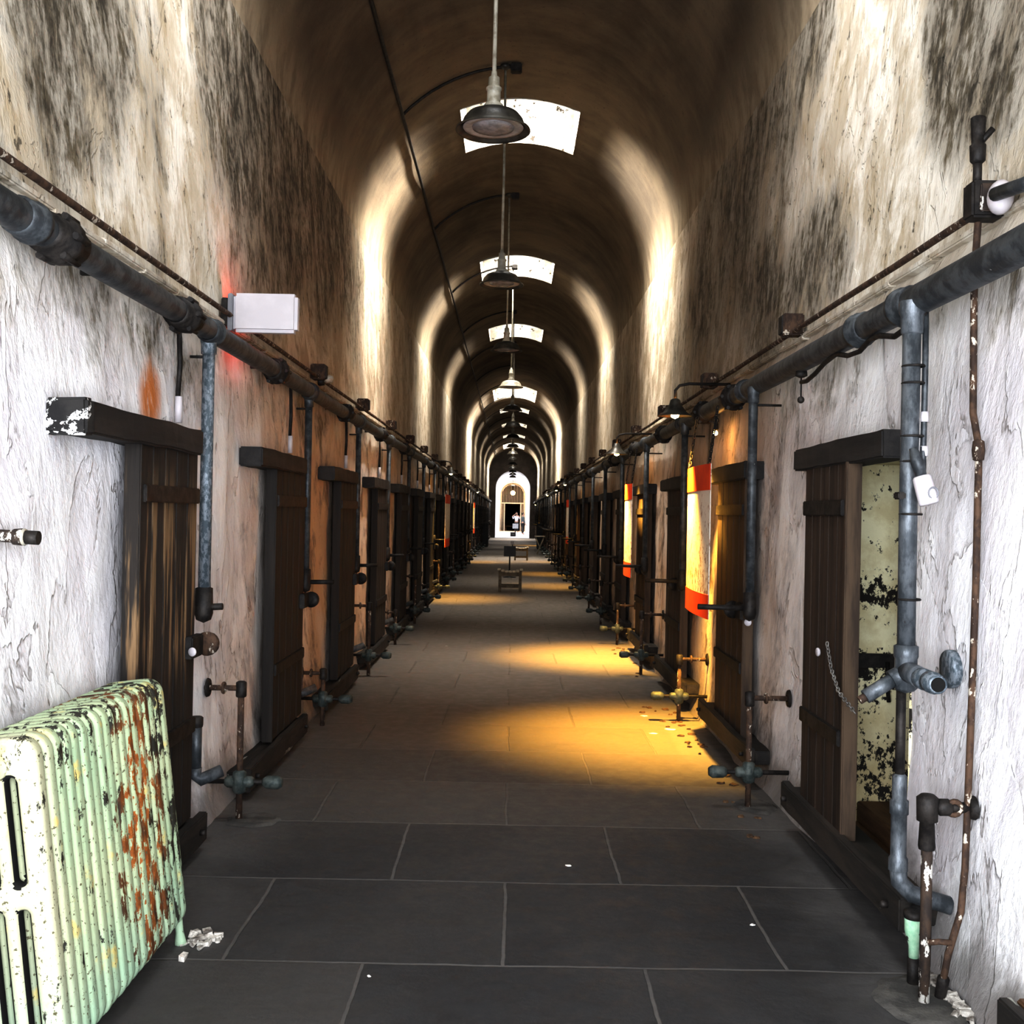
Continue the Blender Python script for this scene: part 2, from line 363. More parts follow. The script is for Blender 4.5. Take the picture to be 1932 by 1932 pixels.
def side_wall(side):
    yl = snap_list(list(ys), HOLE[:2] if side > 0 else []); zl = snap_list(frange(-.02, SPR - .01, .085), HOLE[2:] if side > 0 else [])
    b = bmesh.new(); grid = []
    for y in yl:
        col = []
        for z in zl:
            d = .016 * mnoise.fractal(Vector((side * 7, y * 1.3, z * 1.1)), .8, 2.1, 4)
            d += .010 * mnoise.noise(Vector((side * 3, y * 5, z * 3.2)))
            d += .05 * max(0, (.28 - z) / .28) ** 2 * (1 + 1.2 * mnoise.noise(Vector((side, y * 2.3, 0))))   # mortar fillet at the foot
            d -= .035 if z > 2.60 else 0.0                                                             # set back above the ledge
            if z > SPR - .35: d = -.035 + (d + .035) * max(0, (SPR - .01 - z) / .34)
            if side > 0 and HOLE[0] - .2 < y < HOLE[1] + .2 and z < HOLE[3] + .2: d = max(min(d, .012), -.01)
            col.append(b.verts.new((side * (HW - d), y, z)))
        grid.append(col)
    for i in range(len(yl) - 1):
        for j in range(len(zl) - 1):
            yc, zc = (yl[i] + yl[i + 1]) / 2, (zl[j] + zl[j + 1]) / 2
            if side > 0 and HOLE[0] < yc < HOLE[1] and HOLE[2] < zc < HOLE[3]: continue
            q = (grid[i][j], grid[i + 1][j], grid[i + 1][j + 1], grid[i][j + 1])
            f = b.faces.new(q if side < 0 else tuple(reversed(q))); f.smooth = True
    nm = 'wall_left' if side < 0 else 'wall_right'
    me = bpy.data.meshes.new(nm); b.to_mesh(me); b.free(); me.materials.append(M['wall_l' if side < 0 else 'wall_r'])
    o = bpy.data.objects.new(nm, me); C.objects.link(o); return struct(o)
side_wall(-1); side_wall(1)

def vault():
    marks = [m for s in SKY for m in s[:2]]
    yl = snap_list(frange(Y0, Y1, .2), marks)
    ts = sorted(set([round(R(a), 6) for a in range(-90, 91, 4)] + [s * round(math.asin(h / (HW + .035)), 6) for h in {q[3] for q in SKY} for s in (-1, 1)]))
    b = bmesh.new(); grid = []
    for y in yl:
        row = []
        for t in ts:
            r = HW + .035 + .014 * min(1, math.cos(t) * 4) * mnoise.fractal(Vector((math.sin(t) * 2, y * .9, math.cos(t) * 2)), .8, 2, 3)
            row.append(b.verts.new((r * math.sin(t), y, SPR + r * math.cos(t) - .01)))
        grid.append(row)
    for i in range(len(yl) - 1):
        yc = (yl[i] + yl[i + 1]) / 2
        for j in range(len(ts) - 1):
            tc = (ts[j] + ts[j + 1]) / 2
            if any(s[0] < yc < s[1] and abs((HW + .035) * math.sin(tc)) < s[3] for s in SKY): continue
            f = b.faces.new((grid[i][j], grid[i][j + 1], grid[i + 1][j + 1], grid[i + 1][j])); f.smooth = True
    me = bpy.data.meshes.new('ceiling'); b.to_mesh(me); b.free(); me.materials.append(M['vault'])
    o = bpy.data.objects.new('ceiling', me); C.objects.link(o); struct(o)
vault()

def light(name, kind, loc, energy, col=(1, 1, 1), rot=None, **kw):
    d = bpy.data.lights.new(name, kind); d.energy = energy; d.color = col
    for k, v in kw.items(): setattr(d, k, v)
    o = bpy.data.objects.new(name, d); C.objects.link(o); o.location = loc
    if rot: o.rotation_euler = rot
    return o
for i, (a, b_, p, h) in enumerate(SKY):
    top = 6.62; m = MB(); zb = SPR + math.sqrt((HW + .035) ** 2 - h * h) - .03; zc = SPR + HW - .02
    m.poly([(-h, a, zb), (-h, b_, zb), (-h, b_, top), (-h, a, top)]); m.poly([(h, a, zb), (h, b_, zb), (h, b_, top), (h, a, top)])
    for y in (a, b_):
        arc = [((HW + .03) * math.sin(t), y, SPR + (HW + .03) * math.cos(t) - .02) for t in [math.asin(h / (HW + .03)) * (-1 + 2 * k / 8) for k in range(9)]]
        m.poly(arc + [(h, y, top), (-h, y, top)])
    struct(m.build('trim_%d' % (i + 10), 'shaft'))
    w = MB().box((-h - .05, a - .05, top), (h + .05, b_ + .05, top + .02)).build('window_%d' % (i + 1), 'skyp'); struct(w)
    tint = (1, .955, .885) if i > 1 else (.95, .97, 1); ym = (a + b_) / 2; ln = b_ - a
    light('skylight_lamp', 'AREA', (0, ym, top - .03), 30 * p * SKYK, tint, (0, 0, 0), shape='RECTANGLE', size=2 * h - .1, size_y=ln - .1, spread=R(58))
    for sd in (-1, 1):   # daylight slanting through the opening onto each side wall
        light('skylight_lamp_side', 'AREA', (sd * (h - .2), ym, top - .16), 52 * p * SKYK, tint, (0, R(47) * sd, 0), shape='RECTANGLE', size=.24, size_y=ln - .16, spread=R(64))

m = MB()
for y in frange(Y0, Y1, 1.0)[:-1]: m.poly([(-HW - .05, y, 0), (HW + .05, y, 0), (HW + .05, y + 1.0, 0), (-HW - .05, y + 1.0, 0)])
bmesh.ops.remove_doubles(m.b, verts=m.b.verts, dist=.001)
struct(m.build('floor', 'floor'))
# ledge line above the pipes
for s, nm in ((-1, 'trim_1'), (1, 'trim_2')):
    m = MB()
    for y in frange(-5.8, 72.5, .45)[:-1]:
        j = rnd.uniform(-.006, .006); m.box((s * (HW - .004), y, 2.585 + j), (s * (HW + .09), y + .452, 2.612 + j), .006)
    struct(m.build(nm, 'wall_l' if s < 0 else 'wall_r'))

# recess behind the open door on the right
y0, y1, z0, z1 = HOLE; xa, xb = HW - .006, HW + .62
m = MB(); m.poly([(xa, y1, z0), (xb, y1, z0), (xb, y1, z1), (xa, y1, z1)]); m.poly([(xa, y0, z0), (xb, y0, z0), (xb, y0, z1), (xa, y0, z1)])
m.poly([(xa, y0, z1), (xa, y1, z1), (xb, y1, z1), (xb, y0, z1)])
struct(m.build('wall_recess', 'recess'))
m = MB(); m.box((xa, y0, z0 - .05), (xb, y1, z0 + .06), .01); m.box((xa + .12, y0 + .01, z0 + .06), (xb, y1 - .01, z0 + .16), .01); struct(m.build('trim_3', 'oak'))
m = MB(); m.poly([(xb, y0, z0), (xb, y1, z0), (xb, y1, z1), (xb, y0, z1)]); struct(m.build('wall_recess_back', 'hole'))

# ------------------------------------------------------------------ far end: arch, bright room, gate
def arch(hw, spring, n=24): return [(-hw, 0)] + [(hw * math.sin(t), spring + hw * math.cos(t)) for t in [-math.pi / 2 + math.pi * k / n for k in range(n + 1)]] + [(hw, 0)]
inn = arch(1.16, 3.36); outl = arch(HW + .1, SPR)
b = MB(); A = [b.b.verts.new((x, Y1, z)) for x, z in inn]; B = [b.b.verts.new((x, Y1, z)) for x, z in outl]
for i in range(len(A) - 1): b.b.faces.new((A[i], A[i + 1], B[i + 1], B[i]))
struct(b.build('wall_far_end', 'endwall'))
YG = 103.0
b = MB(); rows = [[b.b.verts.new((x, y, z)) for x, z in inn] for y in (Y1, 74, 80, 88, 96, YG)]
for a_, c_ in zip(rows, rows[1:]):
    for i in range(len(a_) - 1): b.b.faces.new((a_[i], a_[i + 1], c_[i + 1], c_[i]))
struct(b.build('wall_bright_passage', 'white'))
struct(MB().poly([(-1.2, Y1, .002), (1.2, Y1, .002), (1.2, YG + .2, .002), (-1.2, YG + .2, .002)]).build('floor_bright_passage', 'white'))
b = MB(); rows = [[b.b.verts.new((x * 1.1, y, z * 1.04)) for x, z in inn] for y in (YG + .2, 110, 120)]
for a_, c_ in zip(rows, rows[1:]):
    for i in range(len(a_) - 1): b.b.faces.new((a_[i], a_[i + 1], c_[i + 1], c_[i]))
b.b.faces.new(rows[-1]); struct(b.build('wall_beyond_gate', 'beyond'))
struct(MB().poly([(-1.4, YG + .2, 0), (1.4, YG + .2, 0), (1.4, 120, 0), (-1.4, 120, 0)]).build('floor_beyond_gate', 'beyond'))
light('passage_fill', 'AREA', (0, 84, 4.3), 330, (1, .98, .98), (0, 0, 0), shape='RECTANGLE', size=1.2, size_y=18)  # added area light to brighten the passage, no fixture there
light('passage_fill_low', 'AREA', (0, 96, 4.3), 90, (1, .98, .98), (0, 0, 0), shape='RECTANGLE', size=1.2, size_y=8)  # second added area light towards the gate, no fixture either

gt = thing('arched_gate', 'white arched iron bar gate at the bright far end of the corridor', 'gate', (0, YG, 0))
fr = MB(); fr.tube([(x * .97, YG, z * .985) for x, z in inn], .07, 8); fr.box((-1.1, YG - .05, 2.58), (1.1, YG + .05, 2.70), .01)
for s in (-1, 1): fr.box((s * .72, YG - .05, 0), (s * .82, YG + .05, 2.6), .01)
fr.build('gate_frame', 'gatew', gt)
for k in range(15):
    x = -1.02 + k * 2.04 / 14; zt = 3.36 + math.sqrt(max(0, 1.12 ** 2 - x * x)) - .03
    MB().tube([(x, YG, 2.68), (x, YG, zt)], .026, 8).build('bar', 'gatew', gt)
for s in (-1, 1):
    for k in range(2): MB().tube([(s * (.90 + .11 * k), YG, .02), (s * (.90 + .11 * k), YG, 2.6)], .022, 8).build('bar', 'gatew', gt)

# ------------------------------------------------------------------ pendant lamps
def pendant(loc, label, pale):
    x, y, z = loc; t = thing('pendant_lamp', label, 'lamp', (x, y, z), 'pendant lamps down the middle of the vault')
    top = SPR + math.sqrt((HW + .03) ** 2 - x * x) - .02; e = 'enamel_l' if pale else 'enamel'
    sh = MB().lathe([(.052, .135), (.060, .128), (.10, .118), (.145, .098), (.172, .066), (.186, .030), (.214, .012), (.218, .002), (.214, -.002), (.205, .006), (.176, .026), (.160, .062), (.13, .085), (.02, .10)], (x, y, z), seg=40).build('lamp_shade', e, t)
    MB().lathe([(.176, .020), (.172, .014), (.150, .016), (.122, .022)], (x, y, z), seg=40).build('inner_rim', 'under', sh)
    MB().lathe([(.122, .026), (.120, .014), (.09, .002), (.05, -.004), (.001, -.006)], (x, y, z), seg=32).build('lamp_glass', 'lens', t)
    MB().lathe([(.060, .13), (.056, .15), (.040, .165), (.040, .235), (.046, .238), (.046, .25), (.034, .258), (.032, .31), (.018, .32), (.016, .345)], (x, y, z), seg=18, cap=True).build('socket', 'enamel_l', t)
    MB().tube([(x, y, z + .34), (x + .004, y, (z + top) / 2), (x, y, top)], .0125, 10).build('rod', 'enamel_l', t)
    MB().lathe([(.05, 0), (.05, -.02), (.03, -.035), (.013, -.05)], (x, y, top + .005), seg=16, cap=True).build('ceiling_plate', 'enamel', t)
    return t
LY = [6.3 + 4.25 * k for k in range(15)]
LX = [-.155, -.15, -.125, -.07, -.05]
protos = {}
for k, y in enumerate(LY):
    x = LX[k] if k < 5 else -.03; z = CAMH + 2.22
    lab = ('nearest pendant lamp, grey enamel shade half over the first skylight' if k == 0 else
           '%s pendant lamp down the vault counting from the front' % ORD[k])
    pale = k in (3, 7, 9, 11)
    if k < 5: o = pendant((x, y, z), lab, pale)
    elif k == 5: o = pendant((x, y, z), lab, False); ptree = tree(o)
    else: o = dup_tree(ptree); o.location = (x, y, z); o['label'] = lab

# vault conduit with branches
t0 = R(47); r0 = HW + .002
vc = thing('vault_conduit', 'thin black conduit running along the left curve of the vault', 'conduit', (-r0 * math.sin(t0), 2, SPR + r0 * math.cos(t0)))
MB().tube([(-r0 * math.sin(t0) + .01 * mnoise.noise(Vector((y * .7, 0, 0))), y, SPR + r0 * math.cos(t0)) for y in frange(2, 72.5, 1.2)], .017, 8).build('main_run', 'iron', vc)
for k in range(1, 15):
    y = LY[k]
    pts = [(-r0 * math.sin(a), y, SPR + r0 * math.cos(a)) for a in [t0 + (R(2) - t0) * i / 10 for i in range(11)]]
    br = MB().tube(pts, .015, 8).build('branch', 'iron', vc)
    MB().box((-.10, y - .05, SPR + r0 - .06), (.01, y + .05, SPR + r0 + .02), .01).build('ceiling_box', 'iron', br)

# ------------------------------------------------------------------ main wall pipes
def wall_pipe(s, label, X, Z, r, joints):
    t = thing('wall_pipe', label, 'pipe', (s * X, 1.5, Z))
    MB().tube([(s * X, y, Z + (.006 * mnoise.noise(Vector((y * .5, s, 0))))) for y in frange(-3, 72.6, .9)], r, 18).build('pipe', 'pipe', t)
    for y, kind in joints:
        if kind == 'flange':
            m = MB().lathe([(r, -.10), (r * 1.28, -.095), (r * 1.32, 0), (r * 1.55, .003), (r * 1.55, .05), (r * 1.25, .055), (r * 1.2, .13), (r, .14)], (s * X, y, Z), (0, 1, 0), 18)
            for a in range(6): m.lathe([(.012, -.03), (.012, .075)], (s * X + r * 1.45 * math.cos(a * 1.047), y, Z + r * 1.45 * math.sin(a * 1.047)), (0, 1, 0), 6, True)
            m.rough(.006, 18).build('flange', 'iron', t)
        elif kind == 'collar':
            MB().lathe([(r, -.05), (r * 1.16, -.045), (r * 1.2, .03), (r * 1.32, .035), (r * 1.32, .06), (r, .065)], (s * X, y, Z), (0, 1, 0), 18).build('collar', 'pipe', t)
        else:
            MB().box((s * (X + r * .6), y - .012, Z - .012), (s * (HW + .01), y + .012, Z + .012), .003).build('bracket', 'iron', t)
    return t
yj = lambda px, X: P(px, 600, X=X).y
jl = [(P(45, 400, X=-1.45).y, 'collar'), (P(105, 440, X=-1.45).y, 'flange'), (P(345, 588, X=-1.45).y, 'flange'), (5.15, 'collar')]
jl += [(7.66 + 2.52 * k, 'collar') for k in range(12)] + [(P(520, 705, X=-1.45).y, 'flange'), (9.3, 'flange'), (11.8, 'flange'), (14.4, 'flange'), (19.2, 'flange')]
wall_pipe(-1, 'thick dark pipe running the length of the left wall above the doors', 1.45, 2.44, .050, jl + [(3.9 + 2.5 * k, 'bracket') for k in range(10)])
jr = [(P(1715, 560, X=1.42).y, 'collar'), (P(1630, 610, X=1.42).y, 'collar'), (P(1410, 735, X=1.42).y, 'collar'), (P(1385, 745, X=1.42).y, 'flange'), (P(1330, 770, X=1.42).y, 'flange')]
jr += [(9.1 + 2.52 * k, 'collar') for k in range(12)] + [(10.3, 'flange'), (12.6, 'flange'), (15.3, 'flange'), (20.1, 'flange')]
wall_pipe(1, 'thick dark grey pipe running the length of the right wall above the doors', 1.42, 2.385, .055, jr + [(4.6 + 2.5 * k, 'bracket') for k in range(10)])
# thin conduits on the ledge and their boxes
tag(MB().tube([(-1.53 + .01 * mnoise.noise(Vector((y, 1, 0))), y, 2.635) for y in frange(2, 72, .8)], .014, 8).build('ledge_conduit', 'rust'), 'thin rusty conduit lying on the left ledge above the thick pipe', 'conduit')
tag(MB().tube([(1.53 + .01 * mnoise.noise(Vector((y, 2, 0))), y, 2.635) for y in frange(2, 72, .8)], .014, 8).build('ledge_conduit', 'rust'), 'thin rusty conduit lying on the right ledge above the thick pipe', 'conduit')
def jbox(s, y, label):
    t = thing('junction_box', label, 'box', (s * 1.52, y, 2.62), 'junction boxes on the ledge')
    MB().box((s * 1.47, y - .05, 2.615), (s * 1.585, y + .05, 2.735), .008).build('body', 'rust', t)
    MB().box((s * 1.462, y - .042, 2.625), (s * 1.472, y + .042, 2.725), .003).build('cover', 'iron', t)
    return t
for s, ya, n in ((-1, 8.45, 20), (1, 6.02, 20)):
    tr = None
    for k in range(n):
        y = ya + 2.52 * k; lab = '%s small junction box above the %s pipe counting from the front' % (ORD[k], 'left' if s < 0 else 'right')
        if tr is None: o = jbox(s, y, lab); tr = tree(o)
        else: o = dup_tree(tr); o.location.y = y; o['label'] = lab

# ------------------------------------------------------------------ bays: lintel, sliding door, sill, pipes
SD = {-1: 'left', 1: 'right'}
def lintel(s, y, L, label, z0=1.845, z1=1.955, m_='beam'):
    m = MB().box((s * 1.425, y, z0), (s * 1.56, y + L, z1), .008); bmesh.ops.subdivide_edges(m.b, edges=[e for e in m.b.edges if e.calc_length() > .5], cuts=14)
    m.rough(.007, 5); o = m.build('lintel_beam', m_); return tag(o, label, 'beam', 'black lintel beams over the %s doors' % SD[s])
def cell_door(s, ya, yb, z0, z1, label, mat_, lock_far=True, knob=True, dx=.022):
    t = thing('cell_door', label, 'door', (s * 1.46, ya, z0), 'sliding cell doors of the %s wall' % SD[s])
    n = 5; w = (yb - ya) / n; m = MB()
    for i in range(n): m.box((s * (1.435 + dx), ya + i * w + .003, z0), (s * (1.49 + dx), ya + (i + 1) * w - .003, z1), .006)
    m.build('boards', mat_, t)
    MB().box((s * (1.427 + dx), ya - .012, z0), (s * (1.494 + dx), ya + .014, z1), .005).build('edge_stile', 'edge' if mat_ == 'doorb' else mat_, t)
    for zz in (z0 + .40, z1 - .24): MB().box((s * (1.42 + dx), ya + .04, zz), (s * (1.44 + dx), yb - .01, zz + .07), .004).build('crossbar', 'iron', t)
    zl = z0 + .80; yl = yb + .01 if lock_far else ya + .1
    if knob:
        lk = MB().box((s * (1.40 + dx), yl - .16, zl - .05), (s * (1.438 + dx), yl + .01, zl + .05), .006).build('lock_case', 'iron', t)
        MB().lathe([(.001, -.02), (.052, -.018), (.056, 0), (.056, .014), (.02, .02), (.001, .02)], (s * (1.385 + dx), yl + .03, zl), (s * .3, -1, 0), 20).build('lock_disc', 'rust' if mat_ == 'door0' else 'iron', lk)
    return t
def sill(s, ya, yb, z0, z1, label, m2='sill', lz=-.025):
    t = thing('sill_rail', label, 'sill', (s * 1.45, ya, z0), 'sill boards under the %s doors' % SD[s])
    m = MB().box((s * 1.405, ya, z0), (s * 1.45, yb, z1), .006); bmesh.ops.subdivide_edges(m.b, edges=[e for e in m.b.edges if e.calc_length() > .5], cuts=10); m.rough(.006, 6); m.build('face_board', 'sill', t)
    MB().box((s * 1.45, ya + .02, z0 + .02), (s * 1.58, yb - .02, z1 + lz), .006).build('ledge_block', m2, t)
    for yy in (ya + .12, yb - .12): MB().lathe([(.014, 0), (.014, .02), (.008, .026)], (s * 1.405, yy, (z0 + z1) / 2), (-s, 0, 0), 8, True).build('bolt', 'iron', t)
    return t
def downpipe(s, y, X, zt, zb, r, label, stub, mat_='pipe'):
    t = thing('downpipe', label, 'pipe', (s * X, y, zb), 'downpipes of the %s wall' % SD[s])
    MB().tube([(s * X, y, zt), (s * X, y, zb)], r, 14).build('pipe', mat_, t)
    MB().lathe([(r * 1.35, 0), (r * 1.4, -.03), (r * 1.25, -.05), (r * 1.25, -.09), (r, -.095)], (s * X, y, zt + .005), seg=14).build('collar', mat_, t)
    MB().lathe([(r * .6, .10), (r * 1.4, .09), (r * 1.5, -.03), (r * 1.2, -.06), (.002, -.075)], (s * X, y, zb), seg=14).build('tee', 'iron', t)
    MB().tube([(s * (X + r * .5), y, zt - .10), (s * 1.548, y, zt - .10)], .007, 8).build('wall_clip', 'iron', t)
    MB().tube([(s * (X - .01), y, zb), (s * (X - stub), y, zb + .004)], .016, 10).build('stub', 'iron', t)
    return t
def riser(s, y, X, zt, label, valve=True, mat_='rust'):
    t = thing('riser_pipe', label, 'pipe', (s * X, y, 0), 'riser pipes out of the floor by the %s wall' % SD[s])
    MB().tube([(s * X, y, -.01), (s * X, y, zt)], .0165, 10).build('pipe', mat_, t)
    MB().lathe([(.024, -.055), (.027, -.05), (.027, .02), (.018, .026), (.002, .028)], (s * X, y, zt), seg=12).build('elbow', 'iron', t)
    arm = MB().tube([(s * X, y, zt - .01), (s * 1.57, y, zt - .01)], .014, 10).build('arm', mat_, t)
    MB().torus((s * (X + .09), y, zt - .01), (s, 0, 0), .024, .009, 14, 6).build('union_ring', 'rust', arm)
    MB().lathe([(.05, 0), (.045, -.012), (.02, -.016)], (s * 1.55, y, zt - .01), (s, 0, 0), 14).build('wall_flange', 'iron', t)
    if valve:
        v = MB().lathe([(.018, -.06), (.034, -.05), (.040, 0), (.034, .05), (.018, .06)], (s * X, y, .20), seg=12).lathe([(.02, -.075), (.03, -.06), (.03, .06), (.02, .075)], (s * X, y, .20), (1, 0, 0), 12, True).build('valve_body', 'brass', t)
        MB().tube([(s * 1.57, y, .20), (s * (X - .20), y, .20)], .013, 8).build('valve_arm', 'iron', v)
        MB().lathe([(.020, 0), (.033, .02), (.035, .08), (.022, .10)], (s * (X - .12), y, .20), (-s, 0, 0), 12, True).build('valve_cap', 'brass', v)
    return t
def stub_pipe(s, y, label):
    t = thing('stub_pipe', label, 'pipe', (s * 1.49, y, .33), 'cut off stub pipes of the %s wall' % SD[s])
    X = 1.49
    MB().tube([(s * X, y, .34), (s * X, y, .57)], .027, 12).build('pipe', 'galv', t)
    MB().lathe([(.030, 0), (.032, .012), (.032, .045), (.026, .05), (.002, .05)], (s * X, y, .555), seg=12).build('end_cap', 'iron', t)
    MB().tube([(s * X, y, .36), (s * X, y, .325), (s * (X - .02), y + .01, .30), (s * (X - .11), y + .06, .335)], .030, 12).build('elbow', 'galv', t)
    return t
def cable_drop(s, y, label):
    t = thing('cable_drop', label, 'cable', (s * 1.54, y, 2.0), 'short cable drops on the %s wall' % SD[s])
    MB().tube([(s * 1.545, y, 2.44), (s * 1.54, y + .01, 2.25), (s * 1.545, y, 2.10)], .012, 8).build('cable', 'iron', t)
    MB().tube([(s * 1.54, y, 2.11), (s * 1.54, y, 1.99)], .017, 8).build('white_sleeve', 'wplast', t)
    return t

PER = 2.505; NB = 27
LN, RN = 3.39, 3.86       # near ends of the first lintels
class Proto:
    def __init__(s): s.t = None; s.y = 0
    def put(s, make, y, label):
        if s.t is None: o = make(y, label); s.t = tree(o); s.y = y
        else:
            o = dup_tree(s.t); o.location.y += y - s.y; o['label'] = label
        return o
pr = {}
def place(key, make, y, label): return pr.setdefault(key, Proto()).put(make, y, label)
NAMES = {}
def lab(txt, s, k):
    side = SD[s]
    return txt % ('%s' % ORD[k], side)
for k in range(NB):
    s = -1; N = LN + PER * k
    if k == 0:
        lintel(s, N + .23, 1.36, 'black lintel beam with flaking end nearest on the left wall')
        lb = [o for o in C.objects if o.get('label', '').startswith('black lintel beam with flaking')][0]
        e_ = MB().box((-1.565, N + .215, 1.838), (-1.42, N + .30, 1.962), .01).rough(.008, 16).build('flaking_end', 'flaky', lb); e_['label'] = 'white flaking paint end'
        cell_door(s, 4.24, 5.02, .17, 1.86, 'worn left cell door with pale bare wood streaks behind the radiator', 'door0')
        downpipe(s, 5.17, 1.46, 2.42, 1.13, .029, 'mottled grey downpipe beside the nearest left door', .09, 'zinc')
    else:
        place('Ll', lambda y, l: lintel(-1, y, 1.36, l), N + .27, lab('%s black lintel beam from the front along the %s wall', s, k))
        place('Ld', lambda y, l: cell_door(-1, y, y + .96, .17, 1.86, l, 'door'), N + .78, lab('%s dark sliding cell door from the front along the %s wall', s, k))
        place('Lp', lambda y, l: downpipe(-1, y, 1.46, 2.42, 1.09, .026, l, .20), LN + 1.82 + PER * k, lab('%s dark downpipe from the front along the %s wall', s, k))
    place('Ls', lambda y, l: sill(-1, y, y + 1.66, .045, .175, l), N + .06, lab('%s scuffed sill board from the front under the %s doors', s, k))
    if k < 18:
        place('Lr' if k % 2 == 0 else 'Lr2', (lambda y, l: riser(-1, y, 1.375, .69, l)) if k % 2 == 0 else (lambda y, l: riser(-1, y, 1.385, .40, l)), 5.58 + PER * k, lab('%s valved riser pipe from the front along the %s wall', s, k))
        place('Lt', lambda y, l: stub_pipe(-1, y, l), 5.19 + PER * k, lab('%s capped stub pipe from the front low on the %s wall', s, k))
        place('Lc', lambda y, l: cable_drop(-1, y, l), 4.98 + PER * k, lab('%s thin cable drop with white sleeve from the front on the %s wall', s, k))
for k in range(-1, NB - 1):
    s = 1; N = RN + PER * k; kk = k + 1
    if k == 0: cell_door(s, 4.66, 5.33, .22, 1.86, 'open brown cell door on the right held by a chain', 'doorb', knob=False, dx=0)
    else:
        if k > 0: place('Rd', lambda y, l: cell_door(1, y, y + .92, .22, 1.86, l, 'doorb', lock_far=False), N + .43, lab('%s brown sliding cell door from the front along the %s wall', s, k))
    place('Rl', lambda y, l: lintel(1, y, 1.33, l), N + .35, lab('%s black lintel beam from the front along the %s wall', s, kk))
    if k < 0: sill(1, N + .02, N + 1.74, .13, .255, 'brown topped sill board in the bottom right corner of the view', 'oak', .006)
    else: place('Rs', lambda y, l: sill(1, y, y + 1.72, .13, .255, l), N + .02, lab('%s raised sill board from the front under the %s doors', s, kk))
    if k > 0:
        place('Rp', lambda y, l: downpipe(1, y, 1.385, 2.36, 1.08, .027, l, .30), 3.80 + PER * k, lab('%s dark downpipe from the front along the %s wall', s, k))
        if k < 18: place('Rr' if k % 2 else 'Rr2', (lambda y, l: riser(1, y, 1.33, .62, l, True)) if k % 2 else (lambda y, l: riser(1, y, 1.33, .50, l, True)), 3.50 + PER * k, lab('%s valved riser pipe from the front along the %s wall', s, k))

# ------------------------------------------------------------------ right foreground pipework
dp = thing('downpipe', 'thick grey galvanised downpipe in front of the open right doorway', 'pipe', (1.385, 3.80, 1.05))
MB().tube([(1.385, 3.80, 2.36), (1.383, 3.80, 1.7), (1.385, 3.80, 1.10)], .031, 18).build('pipe', 'galv', dp)
MB().lathe([(.046, .01), (.046, -.03), (.040, -.04), (.038, -.10), (.031, -.105)], (1.385, 3.80, 2.36), seg=18).build('collar', 'galv', dp)
tee = MB().lathe([(.033, .10), (.042, .095), (.042, .06), (.038, .05), (.040, -.05), (.030, -.06), (.002, -.07)], (1.385, 3.80, 1.07), seg=18).tube([(1.385, 3.80, 1.08), (1.385, 3.66, 1.075)], .036, 16).build('tee', 'galv', dp)
MB().tube([(1.39, 3.80, 1.075), (1.335, 3.80, 1.045)], .034, 14).build('side_socket', 'galv', tee)
MB().tube([(1.345, 3.80, 1.05), (1.245, 3.80, .985)], .025, 14).build('broken_branch', 'galv', dp)
MB().tube([(1.25, 3.80, .988), (1.225, 3.80, .972)], .015, 10).build('branch_core', 'rust', dp)
nip = MB().lathe([(.030, 0), (.036, .01), (.036, .05), (.029, .055), (.029, .075), (.036, .08), (.036, .12), (.030, .125), (.030, .15), (.024, .15)], (1.385, 3.66, 1.075), (0, -1, 0), 16).build('nipple', 'zinc', dp)
MB().lathe([(.024, .148), (.001, .148)], (1.385, 3.66, 1.075), (0, -1, 0), 16).build('bore_shade', 'hole', nip)  # near-black disc paints the shade inside the open pipe end
for py in (690, 722, 822, 870, 970, 1133):
    q = P(1722, py, X=1.385); MB().torus((1.392, 3.80, q.z), (0, 0, 1), .036, .0045, 16, 6).build('cable_tie', 'iron', dp)
fl = MB().lathe([(.001, -.012), (.02, -.014), (.065, -.010), (.068, 0), (.068, .02)], P(1790, 1262, X=1.535), (1, 0, 0), 20).rough(.004, 20).build('wall_plate', 'zinc')
tag(fl, 'round grey pipe flange plate on the right wall beside the open pipe end', 'flange')
lp = thing('drain_pipe', 'dark lower pipe with grey coupling and elbow below the right branch', 'pipe', (1.385, 3.84, .3))
MB().tube([(1.385, 3.84, 1.02), (1.385, 3.84, .66)], .017, 10).build('pipe', 'iron', lp)
MB().lathe([(.017, .29), (.026, .28), (.026, .20), (.033, .195), (.033, .15), (.028, .145), (.028, -.0), (.034, -.01), (.034, -.05)], (1.385, 3.84, .42), seg=14).build('coupling', 'galv', lp)
MB().tube([(1.385, 3.84, .38), (1.39, 3.84, .33), (1.43, 3.83, .29), (1.56, 3.80, .26)], .031, 14).build('elbow', 'galv', lp)

ca = thing('cable', 'dark green cable clipped behind the thick right downpipe', 'cable', (1.43, 3.80, 1.8))
MB().tube([(1.432, 3.80, 2.36), (1.434, 3.80, 2.1), (1.43, 3.795, 1.85), (1.425, 3.78, 1.74)], .011, 8).build('sheath', 'pipe', ca)
for zz in (1.95, 1.83): MB().tube([(1.433, 3.797, zz), (1.433, 3.797, zz + .035)], .0145, 8).build('white_band', 'wplast', ca)
q = P(1746, 925, X=1.40); sn = thing('motion_sensor', 'small white cylinder sensor strapped to the thick right downpipe', 'sensor', q)
ax = Vector((.22, -.15, -.9)).normalized()
MB().lathe([(.002, -.052), (.026, -.050), (.031, -.044), (.034, .030), (.033, .046), (.028, .05), (.002, .051)], q, ax, 20).build('housing', 'wplast', sn)
MB().torus(q + Vector((.012, -.032, 0)) + ax * .01, (.3, -1, 0), .019, .003, 16, 6).build('lens_ring', 'grey', sn)
